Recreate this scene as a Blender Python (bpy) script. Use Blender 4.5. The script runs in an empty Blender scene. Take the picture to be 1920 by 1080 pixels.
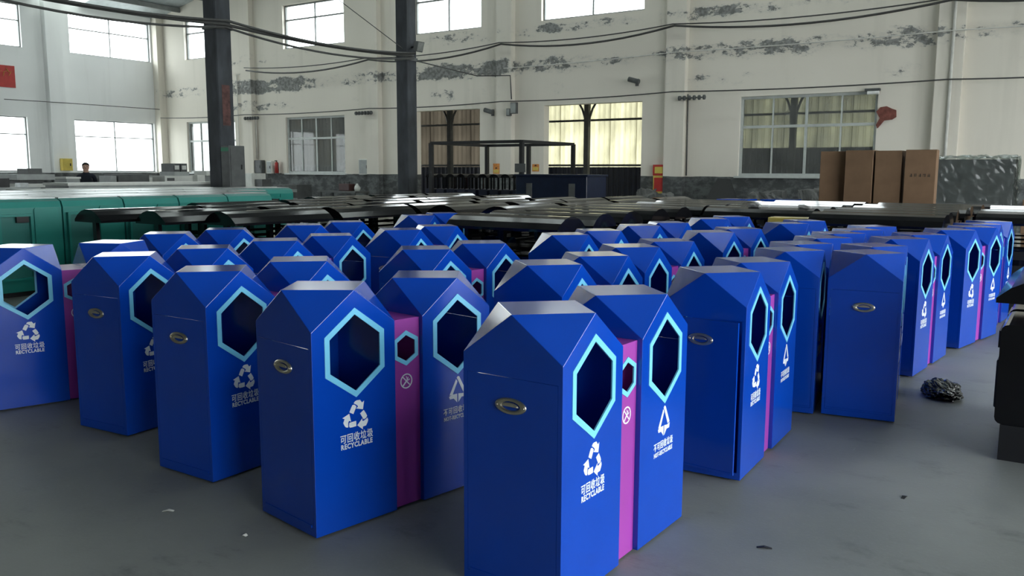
import bpy, bmesh, math, random
from mathutils import Matrix, Vector, noise as mnoise
PI = math.pi
R = math.radians
random.seed(7)
scene = bpy.context.scene
col = scene.collection

# ------------------------------------------------------------------ camera
cam_data = bpy.data.cameras.new('camera')
cam_data.sensor_width = 36.0
cam_data.lens = 1609.6 / 1920 * 36.0
cam_data.clip_start = 0.05
cam_data.clip_end = 300
cam = bpy.data.objects.new('camera', cam_data)
col.objects.link(cam)
cam.matrix_world = (Matrix.Translation((0, 0, 1.5)) @ Matrix.Rotation(0.58968, 4, 'Z')
                    @ Matrix.Rotation(PI / 2 - 0.13507, 4, 'X') @ Matrix.Rotation(0.003855, 4, 'Z'))
scene.camera = cam

# ------------------------------------------------------------------ world: bright overcast day
world = bpy.data.worlds.new('overcast_sky')
scene.world = world
world.use_nodes = True
wn = world.node_tree.nodes
wl = world.node_tree.links
wn.clear()
wo = wn.new('ShaderNodeOutputWorld')
wb = wn.new('ShaderNodeBackground')
wt = wn.new('ShaderNodeTexCoord')
wsep = wn.new('ShaderNodeSeparateXYZ')
wr = wn.new('ShaderNodeValToRGB')
wr.color_ramp.elements[0].position = 0.44
wr.color_ramp.elements[0].color = (0.42, 0.44, 0.43, 1)
wr.color_ramp.elements[1].position = 0.56
wr.color_ramp.elements[1].color = (0.93, 0.98, 1.0, 1)
wm = wn.new('ShaderNodeMapRange')
wm.inputs[1].default_value = -1
wm.inputs[2].default_value = 1
wl.new(wt.outputs['Generated'], wsep.inputs[0])
wl.new(wsep.outputs['Z'], wm.inputs[0])
wl.new(wm.outputs[0], wr.inputs[0])
wl.new(wr.outputs[0], wb.inputs[0])
wb.inputs[1].default_value = 4.5
wl.new(wb.outputs[0], wo.inputs[0])

scene.view_settings.view_transform = 'Standard'
scene.view_settings.look = 'None'
scene.view_settings.gamma = 1.0
scene.view_settings.use_curve_mapping = False
scene.view_settings.exposure = 1.15


def portal(loc, rot, sx, sy):
    """light portal: only guides sky sampling through a real opening"""
    L = bpy.data.lights.new('sky_portal', 'AREA')
    L.shape = 'RECTANGLE'
    L.size = sx
    L.size_y = sy
    try:
        L.cycles.is_portal = True
    except Exception:
        pass
    o = bpy.data.objects.new('sky_portal', L)
    o.location = loc
    o.rotation_euler = rot
    col.objects.link(o)


# ------------------------------------------------------------------ materials
MATS = {}


def mat(name, color, rough=0.5, metal=0.0, var=0.12, scale=6.0, spec=0.5, bump=0.0, coat=0.0, stretch=None):
    """plain painted / raw surface with procedural noise variation"""
    if name in MATS:
        return MATS[name]
    m = bpy.data.materials.new(name)
    m.use_nodes = True
    nt = m.node_tree
    b = nt.nodes['Principled BSDF']
    b.inputs['Roughness'].default_value = rough
    b.inputs['Metallic'].default_value = metal
    b.inputs['Specular IOR Level'].default_value = spec
    b.inputs['Coat Weight'].default_value = coat
    b.inputs['Coat Roughness'].default_value = 0.1
    tc = nt.nodes.new('ShaderNodeTexCoord')
    mp = nt.nodes.new('ShaderNodeMapping')
    if stretch:
        mp.inputs['Scale'].default_value = stretch
    nz = nt.nodes.new('ShaderNodeTexNoise')
    nz.inputs['Scale'].default_value = scale
    nz.inputs['Detail'].default_value = 5
    rp = nt.nodes.new('ShaderNodeValToRGB')
    rp.color_ramp.elements[0].position = 0.3
    rp.color_ramp.elements[1].position = 0.7
    rp.color_ramp.elements[0].color = tuple(c * (1 - var) for c in color) + (1,)
    rp.color_ramp.elements[1].color = tuple(min(1, c * (1 + var)) for c in color) + (1,)
    nt.links.new(tc.outputs['Object'], mp.inputs[0])
    nt.links.new(mp.outputs[0], nz.inputs['Vector'])
    nt.links.new(nz.outputs['Fac'], rp.inputs[0])
    nt.links.new(rp.outputs[0], b.inputs['Base Color'])
    if bump:
        bp = nt.nodes.new('ShaderNodeBump')
        bp.inputs['Strength'].default_value = bump
        bp.inputs['Distance'].default_value = 0.02
        nt.links.new(nz.outputs['Fac'], bp.inputs['Height'])
        nt.links.new(bp.outputs[0], b.inputs['Normal'])
    MATS[name] = m
    return m


def nd(nt, t, **kw):
    n = nt.nodes.new(t)
    for k, v in kw.items():
        setattr(n, k, v)
    return n


def math_node(nt, op, a, b=None, clamp=False):
    n = nt.nodes.new('ShaderNodeMath')
    n.operation = op
    n.use_clamp = clamp
    for i, v in enumerate((a, b)):
        if v is None:
            continue
        if isinstance(v, (int, float)):
            n.inputs[i].default_value = v
        else:
            nt.links.new(v, n.inputs[i])
    return n.outputs[0]


def mixc(nt, fac, a, b):
    n = nt.nodes.new('ShaderNodeMix')
    n.data_type = 'RGBA'
    nt.links.new(fac, n.inputs[0])
    for i, v in ((6, a), (7, b)):
        if isinstance(v, tuple):
            n.inputs[i].default_value = v + (1,)
        else:
            nt.links.new(v, n.inputs[i])
    return n.outputs[2]


def smooth(nt, v, lo, hi):
    n = nt.nodes.new('ShaderNodeMapRange')
    n.interpolation_type = 'SMOOTHSTEP'
    nt.links.new(v, n.inputs[0])
    n.inputs[1].default_value = lo
    n.inputs[2].default_value = hi
    return n.outputs[0]


def wall_material(name, base, stains):
    """limewashed wall: dark wainscot paint, peeled patches in bands, grime streaks"""
    m = bpy.data.materials.new(name)
    m.use_nodes = True
    nt = m.node_tree
    b = nt.nodes['Principled BSDF']
    b.inputs['Roughness'].default_value = 0.85
    b.inputs['Specular IOR Level'].default_value = 0.2
    tc = nd(nt, 'ShaderNodeTexCoord')
    sp = nd(nt, 'ShaderNodeSeparateXYZ')
    nt.links.new(tc.outputs['Object'], sp.inputs[0])
    z = sp.outputs['Z']

    def noise(scale, detail=5, st=(1, 1, 1), rough=0.55):
        mp = nd(nt, 'ShaderNodeMapping')
        mp.inputs['Scale'].default_value = st
        nt.links.new(tc.outputs['Object'], mp.inputs[0])
        n = nd(nt, 'ShaderNodeTexNoise')
        n.inputs['Scale'].default_value = scale
        n.inputs['Detail'].default_value = detail
        n.inputs['Roughness'].default_value = rough
        nt.links.new(mp.outputs[0], n.inputs['Vector'])
        return n.outputs['Fac']
    big = noise(0.25, 3)
    c = mixc(nt, smooth(nt, big, 0.35, 0.65), tuple(v * 0.93 for v in base), base)
    streak = noise(1.0, 4, (2.2, 2.2, 0.16))
    c = mixc(nt, math_node(nt, 'MULTIPLY', smooth(nt, streak, 0.52, 0.78), 0.28), c, (base[0] * .62, base[1] * .62, base[2] * .6))
    if stains:
        patch = noise(3.2, 12, (0.6, 0.6, 1.15), 0.74)
        where = noise(0.42, 2, (0.8, 0.8, 0.3))
        tot = None
        xg = smooth(nt, sp.outputs['X'], -15.5, -13.5)
        for zc, hw, amt in stains:
            d = math_node(nt, 'ABSOLUTE', math_node(nt, 'SUBTRACT', z, zc))
            band = math_node(nt, 'SUBTRACT', 1.0, smooth(nt, d, hw * 0.25, hw))
            v = math_node(nt, 'MULTIPLY', band, amt)
            if zc > 5:
                v = math_node(nt, 'MULTIPLY', v, math_node(nt, 'ADD', math_node(nt, 'MULTIPLY', xg, 0.8), 0.2))
            tot = v if tot is None else math_node(nt, 'MAXIMUM', tot, v)
        gate = math_node(nt, 'ADD', math_node(nt, 'MULTIPLY', tot, 0.22),
                         math_node(nt, 'MULTIPLY', math_node(nt, 'SUBTRACT', where, 0.56), 0.75))
        s = math_node(nt, 'ADD', patch, gate)
        peel = math_node(nt, 'MULTIPLY', smooth(nt, s, 0.672, 0.70), smooth(nt, tot, 0.02, 0.2))
        halo = math_node(nt, 'MULTIPLY', smooth(nt, s, 0.56, 0.72), smooth(nt, tot, 0.02, 0.3))
        c = mixc(nt, math_node(nt, 'MULTIPLY', halo, 0.35), c, (0.42, 0.42, 0.40))
        fine = noise(9, 4)
        peelc = mixc(nt, smooth(nt, fine, 0.4, 0.6), (0.13, 0.135, 0.13), (0.26, 0.265, 0.26))
        c = mixc(nt, math_node(nt, 'MULTIPLY', peel, 0.9), c, peelc)
    # wainscot band, painted grey with scuffs
    edge = noise(1.2, 3)
    zz = math_node(nt, 'ADD', z, math_node(nt, 'MULTIPLY', math_node(nt, 'SUBTRACT', edge, 0.5), 0.05))
    wains = math_node(nt, 'LESS_THAN', zz, 1.38)
    sc = noise(3, 8, (1, 1, 1.6), 0.7)
    wc = mixc(nt, smooth(nt, sc, 0.42, 0.62), (0.075, 0.08, 0.08), (0.155, 0.165, 0.165))
    c = mixc(nt, wains, c, wc)
    nt.links.new(c, b.inputs['Base Color'])
    bp = nd(nt, 'ShaderNodeBump')
    bp.inputs['Strength'].default_value = 0.15
    bp.inputs['Distance'].default_value = 0.02
    nt.links.new(noise(4, 6), bp.inputs['Height'])
    nt.links.new(bp.outputs[0], b.inputs['Normal'])
    MATS[name] = m
    return m


def floor_material():
    m = bpy.data.materials.new('concrete_floor')
    m.use_nodes = True
    nt = m.node_tree
    b = nt.nodes['Principled BSDF']
    tc = nd(nt, 'ShaderNodeTexCoord')

    def noise(scale, detail=6, rough=0.6, st=(1, 1, 1)):
        mp = nd(nt, 'ShaderNodeMapping')
        mp.inputs['Scale'].default_value = st
        nt.links.new(tc.outputs['Object'], mp.inputs[0])
        n = nd(nt, 'ShaderNodeTexNoise')
        n.inputs['Scale'].default_value = scale
        n.inputs['Detail'].default_value = detail
        n.inputs['Roughness'].default_value = rough
        nt.links.new(mp.outputs[0], n.inputs['Vector'])
        return n.outputs['Fac']
    a = noise(0.9)
    c = mixc(nt, smooth(nt, a, 0.3, 0.7), (0.185, 0.196, 0.185), (0.265, 0.277, 0.258))
    spk = noise(55, 3, 0.7)
    c = mixc(nt, math_node(nt, 'MULTIPLY', smooth(nt, spk, 0.5, 0.75), 0.25), c, (0.30, 0.31, 0.30))
    dk = noise(2.3, 8, 0.7, (1, 1.7, 1))
    c = mixc(nt, math_node(nt, 'MULTIPLY', smooth(nt, dk, 0.54, 0.72), 0.45), c, (0.08, 0.085, 0.088))
    # pale scrape marks
    sc = noise(3.0, 7, 0.7, (6, 0.5, 1))
    c = mixc(nt, math_node(nt, 'MULTIPLY', smooth(nt, sc, 0.66, 0.76), 0.35), c, (0.40, 0.42, 0.42))
    nt.links.new(c, b.inputs['Base Color'])
    rr = smooth(nt, a, 0.2, 0.8)
    r2 = math_node(nt, 'ADD', math_node(nt, 'MULTIPLY', rr, 0.18), 0.42)
    nt.links.new(r2, b.inputs['Roughness'])
    b.inputs['Specular IOR Level'].default_value = 0.4
    bp = nd(nt, 'ShaderNodeBump')
    bp.inputs['Strength'].default_value = 0.08
    bp.inputs['Distance'].default_value = 0.01
    nt.links.new(spk, bp.inputs['Height'])
    nt.links.new(bp.outputs[0], b.inputs['Normal'])
    MATS['concrete_floor'] = m
    return m


def glass_material(name, tint, dirt, dirtcol):
    m = bpy.data.materials.new(name)
    m.use_nodes = True
    nt = m.node_tree
    nt.nodes.remove(nt.nodes['Principled BSDF'])
    out = nt.nodes['Material Output']
    tr = nd(nt, 'ShaderNodeBsdfTransparent')
    tr.inputs[0].default_value = tint + (1,)
    df = nd(nt, 'ShaderNodeBsdfDiffuse')
    df.inputs[0].default_value = dirtcol + (1,)
    gl = nd(nt, 'ShaderNodeBsdfGlossy')
    gl.inputs['Roughness'].default_value = 0.03
    tc = nd(nt, 'ShaderNodeTexCoord')
    nz = nd(nt, 'ShaderNodeTexNoise')
    nz.inputs['Scale'].default_value = 1.3
    nz.inputs['Detail'].default_value = 6
    nt.links.new(tc.outputs['Object'], nz.inputs['Vector'])
    f = math_node(nt, 'MULTIPLY', nz.outputs['Fac'], dirt * 2, True)
    m1 = nd(nt, 'ShaderNodeMixShader')
    nt.links.new(f, m1.inputs[0])
    nt.links.new(tr.outputs[0], m1.inputs[1])
    nt.links.new(df.outputs[0], m1.inputs[2])
    fr = nd(nt, 'ShaderNodeFresnel')
    fr.inputs[0].default_value = 1.45
    m2 = nd(nt, 'ShaderNodeMixShader')
    geo = nd(nt, 'ShaderNodeNewGeometry')
    ff = math_node(nt, 'MULTIPLY', fr.outputs[0], math_node(nt, 'SUBTRACT', 1.0, geo.outputs['Backfacing']))
    nt.links.new(ff, m2.inputs[0])
    nt.links.new(m1.outputs[0], m2.inputs[1])
    nt.links.new(gl.outputs[0], m2.inputs[2])
    nt.links.new(m2.outputs[0], out.inputs[0])
    MATS[name] = m
    return m


def sheet_material(name, color, trans):
    """translucent fibreglass sheet, daylight glows through it"""
    m = bpy.data.materials.new(name)
    m.use_nodes = True
    nt = m.node_tree
    nt.nodes.remove(nt.nodes['Principled BSDF'])
    out = nt.nodes['Material Output']
    tc = nd(nt, 'ShaderNodeTexCoord')
    mp = nd(nt, 'ShaderNodeMapping')
    mp.inputs['Scale'].default_value = (1.4, 1.4, 0.5)
    nz = nd(nt, 'ShaderNodeTexNoise')
    nz.inputs['Scale'].default_value = 1.0
    nz.inputs['Detail'].default_value = 6
    nt.links.new(tc.outputs['Object'], mp.inputs[0])
    nt.links.new(mp.outputs[0], nz.inputs['Vector'])
    c = mixc(nt, smooth(nt, nz.outputs['Fac'], 0.35, 0.65), tuple(v * 0.55 for v in color), color)
    tl = nd(nt, 'ShaderNodeBsdfTranslucent')
    df = nd(nt, 'ShaderNodeBsdfDiffuse')
    nt.links.new(c, tl.inputs[0])
    nt.links.new(c, df.inputs[0])
    mx = nd(nt, 'ShaderNodeMixShader')
    mx.inputs[0].default_value = trans
    nt.links.new(df.outputs[0], mx.inputs[1])
    nt.links.new(tl.outputs[0], mx.inputs[2])
    nt.links.new(mx.outputs[0], out.inputs[0])
    MATS[name] = m
    return m


M_BLUE = mat('blue_powder_coat', (0.002, 0.056, 0.44), 0.15, 0, 0.06, 3, 0.62)
M_CYAN = mat('sky_blue_trim', (0.19, 0.62, 0.88), 0.35, 0, 0.04)
M_PINK = mat('magenta_powder_coat', (0.34, 0.055, 0.36), 0.30, 0, 0.06, 3)
M_WHITE = mat('white_print', (0.80, 0.86, 0.88), 0.5, 0, 0.03)
M_CHROME = mat('brassy_chrome', (0.74, 0.68, 0.54), 0.28, 1.0, 0.1, 30)
M_BLACK = mat('black_gloss_paint', (0.006, 0.0062, 0.0075), 0.09, 0, 0.2, 5, 0.3)
M_BLACKM = mat('black_matt_paint', (0.010, 0.0105, 0.012), 0.5, 0, 0.2)
M_NAVY = mat('dark_navy_paint', (0.008, 0.013, 0.035), 0.35, 0, 0.2)
M_TEAL = mat('teal_paint', (0.012, 0.20, 0.17), 0.35, 0, 0.08, 3)
M_TEALD = mat('teal_panel', (0.02, 0.16, 0.14), 0.4, 0, 0.08, 3)
M_STEEL = mat('galvanised_steel', (0.42, 0.44, 0.44), 0.35, 0.8, 0.15, 12)
M_GREY = mat('grey_machine_paint', (0.30, 0.32, 0.31), 0.5, 0, 0.12)
M_GREYD = mat('dark_grey_paint', (0.085, 0.09, 0.09), 0.55, 0, 0.2)
M_OFFW = mat('offwhite_paint', (0.62, 0.63, 0.59), 0.6, 0, 0.08)
M_FRAME = mat('window_frame_paint', (0.52, 0.55, 0.53), 0.45, 0, 0.08)
M_FRAMED = mat('weathered_frame', (0.17, 0.18, 0.175), 0.5, 0, 0.12)
M_CARD = mat('cardboard', (0.205, 0.128, 0.078), 0.8, 0, 0.1, 4, 0.2)
M_INK = mat('dark_ink', (0.03, 0.025, 0.02), 0.8)
M_CABLE = mat('cable_rubber', (0.06, 0.06, 0.058), 0.6)
M_PIPE = mat('painted_conduit', (0.60, 0.59, 0.55), 0.55)
M_YELLOW = mat('yellow_paint', (0.62, 0.48, 0.10), 0.5, 0, 0.12)
M_RED = mat('red_paint', (0.42, 0.03, 0.025), 0.5, 0, 0.12)
M_ORANGE = mat('orange_print', (0.60, 0.22, 0.04), 0.6, 0, 0.3, 20)
M_BAG = mat('black_plastic_film', (0.010, 0.010, 0.012), 0.22, 0, 0.2)
M_COLUMN = mat('grimy_column_paint', (0.052, 0.058, 0.066), 0.7, 0, 0.35, 4, 0.25, 0.2, 0, (1, 1, .4))
M_ROOF = mat('roof_sheet', (0.38, 0.42, 0.43), 0.5, 0.3, 0.12)
M_BRICK = mat('raw_brick_red', (0.20, 0.075, 0.06), 0.9, 0, 0.3, 12, 0.2)
M_CLOTH = mat('grey_rag', (0.33, 0.34, 0.33), 0.9, 0, 0.2)
M_SKIN = mat('skin', (0.42, 0.25, 0.18), 0.55)
M_SWEATER = mat('dark_sweater', (0.012, 0.016, 0.026), 0.9)
M_TROUSER = mat('dark_trousers', (0.02, 0.022, 0.028), 0.9)
M_HAIR = mat('black_hair', (0.012, 0.01, 0.01), 0.5)
M_WALLB = wall_material('limewash_wall_peeling', (0.78, 0.735, 0.65), [(4.68, 0.38, 1.0), (5.72, 0.26, 0.95), (3.95, 0.3, 0.25)])
M_WALLL = wall_material('limewash_wall_clean', (0.84, 0.85, 0.84), [])
M_FLOOR = floor_material()
M_GLASS = glass_material('dusty_window_glass', (0.60, 0.62, 0.61), 0.36, (0.24, 0.25, 0.24))
M_GLASSC = glass_material('clear_window_glass', (0.95, 0.97, 0.97), 0.05, (0.5, 0.5, 0.5))
M_SHEETY = sheet_material('yellow_fibreglass_sheet', (0.50, 0.47, 0.31), 0.5)
M_SHEETB = sheet_material('shaded_brown_fibreglass_sheet', (0.055, 0.046, 0.034), 0.5)  # darker brown copy of the sheet; the annex's dimness is painted into its colour
M_SKYL = sheet_material('added_skylight_sheet', (0.85, 0.88, 0.86), 0.7)
M_FILM = glass_material('wrapping_film', (0.80, 0.83, 0.82), 0.06, (0.45, 0.48, 0.47))
M_FILM.node_tree.nodes['Glossy BSDF'].inputs['Roughness'].default_value = 0.20


# ------------------------------------------------------------------ mesh helpers
class MB:
    """collects shapes for one mesh"""

    def __init__(self):
        self.v = []
        self.f = []
        self.mi = []
        self.cur = 0

    def add(self, vs, fs):
        o = len(self.v)
        self.v += [tuple(p) for p in vs]
        self.f += [tuple(i + o for i in f) for f in fs]
        self.mi += [self.cur] * len(fs)
        return self

    def box(self, x0, x1, y0, y1, z0, z1):
        vs = [(x, y, z) for z in (z0, z1) for y in (y0, y1) for x in (x0, x1)]
        return self.add(vs, [(0, 2, 3, 1), (4, 5, 7, 6), (0, 1, 5, 4), (2, 6, 7, 3), (0, 4, 6, 2), (1, 3, 7, 5)])

    def obox(self, a, b, w, h, up=(0, 0, 1)):
        """bar with a rectangular section from point a to b"""
        a = Vector(a)
        b = Vector(b)
        d = (b - a).normalized()
        u = Vector(up)
        s = d.cross(u)
        if s.length < 1e-4:
            s = d.cross(Vector((1, 0, 0)))
        s.normalize()
        t = s.cross(d).normalized()
        vs = []
        for p in (a, b):
            for i, j in ((-1, -1), (1, -1), (1, 1), (-1, 1)):
                vs.append(p + s * (w / 2 * i) + t * (h / 2 * j))
        return self.add(vs, [(0, 1, 2, 3), (7, 6, 5, 4), (0, 4, 5, 1), (1, 5, 6, 2), (2, 6, 7, 3), (3, 7, 4, 0)])

    def tube(self, pts, r, n=8, closed_ends=True):
        pts = [Vector(p) for p in pts]
        rs = r if isinstance(r, (list, tuple)) else [r] * len(pts)
        vs = []
        prev = None
        for i, p in enumerate(pts):
            d = (pts[min(i + 1, len(pts) - 1)] - pts[max(i - 1, 0)]).normalized()
            ref = prev if prev is not None else (Vector((0, 0, 1)) if abs(d.z) < .9 else Vector((1, 0, 0)))
            s = d.cross(ref)
            if s.length < 1e-5:
                s = d.cross(Vector((0, 1, 0)))
            s.normalize()
            t = s.cross(d).normalized()
            prev = t
            for k in range(n):
                a = 2 * PI * k / n
                vs.append(p + s * math.cos(a) * rs[i] + t * math.sin(a) * rs[i])
        fs = []
        for i in range(len(pts) - 1):
            for k in range(n):
                k2 = (k + 1) % n
                fs.append((i * n + k, i * n + k2, (i + 1) * n + k2, (i + 1) * n + k))
        if closed_ends:
            fs.append(tuple(range(n))[::-1])
            fs.append(tuple((len(pts) - 1) * n + k for k in range(n)))
        return self.add(vs, fs)

    def prism(self, poly, y0, y1):
        """polygon in x,z pushed from y0 to y1"""
        n = len(poly)
        vs = [(x, y0, z) for x, z in poly] + [(x, y1, z) for x, z in poly]
        fs = [tuple(range(n)), tuple(range(2 * n - 1, n - 1, -1))]
        fs += [(i, i + n, (i + 1) % n + n, (i + 1) % n) for i in range(n)]
        return self.add(vs, fs)

    def lathe(self, prof, n=20, c=(0, 0, 0)):
        vs = []
        for r, z in prof:
            for k in range(n):
                a = 2 * PI * k / n
                vs.append((c[0] + r * math.cos(a), c[1] + r * math.sin(a), c[2] + z))
        fs = []
        for i in range(len(prof) - 1):
            for k in range(n):
                k2 = (k + 1) % n
                fs.append((i * n + k, i * n + k2, (i + 1) * n + k2, (i + 1) * n + k))
        fs.append(tuple(range(n))[::-1])
        fs.append(tuple((len(prof) - 1) * n + k for k in range(n)))
        return self.add(vs, fs)

    def mesh(self, name, mats, smooth_=False, bevel=0.0, recalc=True):
        me = bpy.data.meshes.new(name)
        me.from_pydata(self.v, [], self.f)
        ms = mats if isinstance(mats, (list, tuple)) else [mats]
        for m in ms:
            me.materials.append(m)
        me.polygons.foreach_set('material_index', self.mi)
        bm = bmesh.new()
        bm.from_mesh(me)
        if recalc:
            bmesh.ops.recalc_face_normals(bm, faces=bm.faces)
        if bevel:
            bmesh.ops.bevel(bm, geom=[e for e in bm.edges], offset=bevel, segments=1, affect='EDGES', clamp_overlap=True)
        bm.to_mesh(me)
        bm.free()
        if smooth_:
            me.polygons.foreach_set('use_smooth', [True] * len(me.polygons))
        me.update()
        return me

    def build(self, name, mats, parent=None, **kw):
        return link(name, self.mesh(name, mats, **kw), parent)


def link(name, me, parent=None):
    o = bpy.data.objects.new(name, me)
    col.objects.link(o)
    if parent is not None:
        o.parent = parent
    return o


def empty(name, loc=(0, 0, 0), rz=0.0):
    o = bpy.data.objects.new(name, None)
    o.empty_display_size = 0.2
    o.location = loc
    o.rotation_euler = (0, 0, rz)
    col.objects.link(o)
    return o


def tag(o, label, cat, group=None):
    o['label'] = label
    o['category'] = cat
    if group:
        o['group'] = group
    return o


def struct(o):
    o['kind'] = 'structure'
    return o


def copy_tree(o, parent=None):
    c = o.copy()
    col.objects.link(c)
    if parent is not None:
        c.parent = parent
    for ch in list(o.children):
        copy_tree(ch, c)
    return c


# ------------------------------------------------------------------ the hall
YB = 22.57       # inner face of the back wall
XL = -33.06      # inner face of the left wall
TH = 0.30


def wall_with_holes(mb, a0, a1, z1, holes, place):
    """cells of a wall that has rectangular holes; place(a0,a1,z0,z1) adds one block"""
    xs = sorted({a0, a1} | {h[0] for h in holes} | {h[1] for h in holes})
    for i in range(len(xs) - 1):
        xa, xb = xs[i], xs[i + 1]
        mid = (xa + xb) / 2
        spans = sorted((h[2], h[3]) for h in holes if h[0] < mid < h[1])
        z = 0.0
        for s0, s1 in spans:
            if s0 > z + 1e-6:
                place(xa, xb, z, s0)
            z = s1
        if z < z1:
            place(xa, xb, z, z1)


fl = struct(MB().box(-34, 14, -8, 33, -0.2, 0.0).build('floor', M_FLOOR))

BLOW = [(-31.37, -28.30), (-25.39, -22.33), (-7.87, -4.45)]
BDOOR = [(-19.05, -16.36), (-13.96, -10.70)]
BUP = [(-31.3, -28.45), (-25.4, -22.26), (-19.06, -16.31), (-14.08, -10.71), (-7.9, -4.5), (-2.2, 1.2), (4.0, 7.4)]
holes = [(a, b, 1.40, 3.47) for a, b in BLOW] + [(a, b, 0.0, 3.48) for a, b in BDOOR] + [(a, b, 5.97, 7.55) for a, b in BUP]
wb_ = MB()
wall_with_holes(wb_, XL - TH, 12, 13.0, holes, lambda a, b, z0, z1: wb_.box(a, b, YB, YB + TH, z0, z1))
wall_back = struct(wb_.build('wall_back', M_WALLB))
for xc in (-27.31, -20.80, -15.30, -9.64, -2.92, 3.4):
    MB().box(xc - 0.28, xc + 0.28, YB - 0.22, YB + 0.01, 0, 13.0).build('pilaster', M_WALLB, wall_back)
MB().box(XL, XL + 0.35, YB - 0.30, YB + 0.01, 0, 13.0).build('pilaster', M_WALLB, wall_back)

LWIN = [(18.75, 22.20), (13.9, 16.95), (9.4, 12.6), (4.9, 8.1), (0.4, 3.6)]  # last three lie out of view, added to let in more daylight
holes = [(a, b, 1.43, 3.44) for a, b in LWIN] + [(a, b, 5.95, 7.5) for a, b in LWIN]
wl_ = MB()
wall_with_holes(wl_, -8, YB + TH, 8.0, holes, lambda a, b, z0, z1: wl_.box(XL - TH, XL, a, b, z0, z1))
wall_left = struct(wl_.build('wall_left', M_WALLL))
for yc in (18.0, 13.2, 8.7, 4.2):
    MB().box(XL - 0.01, XL + 0.28, yc - 0.30, yc + 0.30, 0, 8.0).build('pilaster', M_WALLL, wall_left)
wall_rear_unseen = struct(MB().box(XL - TH, 12, -8.3, -8.0, 0, 13).build('wall_rear_unseen', M_GREYD))  # unseen, added and kept dark to hold light off the bins' door sides
wall_right_unseen = struct(empty('wall_right_unseen', (12, 0, 0)))  # unseen; its opening and panels are shaped to steer the daylight
MB().box(0, .3, -8.3, -6.5, 0, 9).build('unseen_wall_panel', M_GREYD, wall_right_unseen)
MB().box(0, .3, -6.5, 17.0, 6.0, 9).build('unseen_wall_panel', M_WALLL, wall_right_unseen)
MB().box(0, .3, 17.0, 22.8, 0, 9).build('unseen_wall_panel', M_WALLL, wall_right_unseen)

# roof: two slopes of sheet with unseen skylight strips added to brighten the back wall
ceiling = struct(empty('ceiling', (0, 0, 0)))
XR, ZR = -10.5, 12.4


def roof_z(x):
    return 7.75 + (ZR - 7.75) * (x - XL) / (XR - XL) if x <= XR else ZR - (ZR - 8.2) * (x - XR) / (12 - XR)


ys = [-8.3, 8.0, 8.7, 13.0, 14.0, 17.4, 19.2, YB + TH]
for i in range(len(ys) - 1):
    sky = i % 2 == 1
    for xa, xb in ((XL - 0.4, XR), (XR, 12.2)):
        ma = MB()
        za, zb = roof_z(xa), roof_z(xb)
        y0, y1 = ys[i], ys[i + 1]
        t = 0.02 if sky else 0.06
        ma.add([(xa, y0, za), (xb, y0, zb), (xb, y1, zb), (xa, y1, za), (xa, y0, za + t), (xb, y0, zb + t), (xb, y1, zb + t), (xa, y1, za + t)],
               [(0, 1, 2, 3), (7, 6, 5, 4), (0, 4, 5, 1), (1, 5, 6, 2), (2, 6, 7, 3), (3, 7, 4, 0)])
        ma.build('added_skylight_strip' if sky else 'roof_panel', M_SKYL if sky else M_ROOF, ceiling)
x = XL + 1.55
while x < 11.5:
    z = roof_z(x) - 0.11
    MB().box(x - 0.05, x + 0.05, -8, YB, z - 0.09, z + 0.09).build('purlin', M_FRAMED, ceiling)
    x += 1.55

# windows ----------------------------------------------------------
WN = [0]


def window(kind, a0, a1, z0, z1, cols, transom, depth, frame, glass, bar=0.06):
    """kind 'b': in the back wall (a = x), kind 'l': in the left wall (a = y)"""
    WN[0] += 1
    if kind == 'b':
        root = struct(empty('window_%d' % WN[0], ((a0 + a1) / 2, YB + depth, z0)))

        def bx(p0, p1, q0, q1, d):
            c = (a0 + a1) / 2
            return MB().box(p0 - c, p1 - c, -d, d, q0 - z0, q1 - z0)
    else:
        root = struct(empty('window_%d' % WN[0], (XL - depth, (a0 + a1) / 2, z0)))

        def bx(p0, p1, q0, q1, d):
            c = (a0 + a1) / 2
            return MB().box(-d, d, p0 - c, p1 - c, q0 - z0, q1 - z0)
    for p0, p1, q0, q1 in ((a0, a0 + bar, z0, z1), (a1 - bar, a1, z0, z1), (a0 + bar, a1 - bar, z0, z0 + bar), (a0 + bar, a1 - bar, z1 - bar, z1)):
        bx(p0, p1, q0, q1, 0.04).build('window_frame', frame, root)
    zt = z0 + (z1 - z0) * transom
    bx(a0 + bar, a1 - bar, zt - bar / 2, zt + bar / 2, 0.035).build('transom', frame, root)
    w = (a1 - a0) / cols
    for i in range(1, cols):
        b2 = bar * (0.9 if i * 2 == cols else 0.55)
        for q0, q1 in ((z0 + bar, zt - bar / 2), (zt + bar / 2, z1 - bar)):
            bx(a0 + w * i - b2 / 2, a0 + w * i + b2 / 2, q0, q1, 0.03).build('mullion', frame, root)
    for i in range(cols):
        for q0, q1 in ((z0 + bar, zt - bar / 2), (zt + bar / 2, z1 - bar)):
            bx(a0 + w * i + 0.02, a0 + w * (i + 1) - 0.02, q0, q1, 0.004).build('pane', glass, root)
    return root


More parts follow.
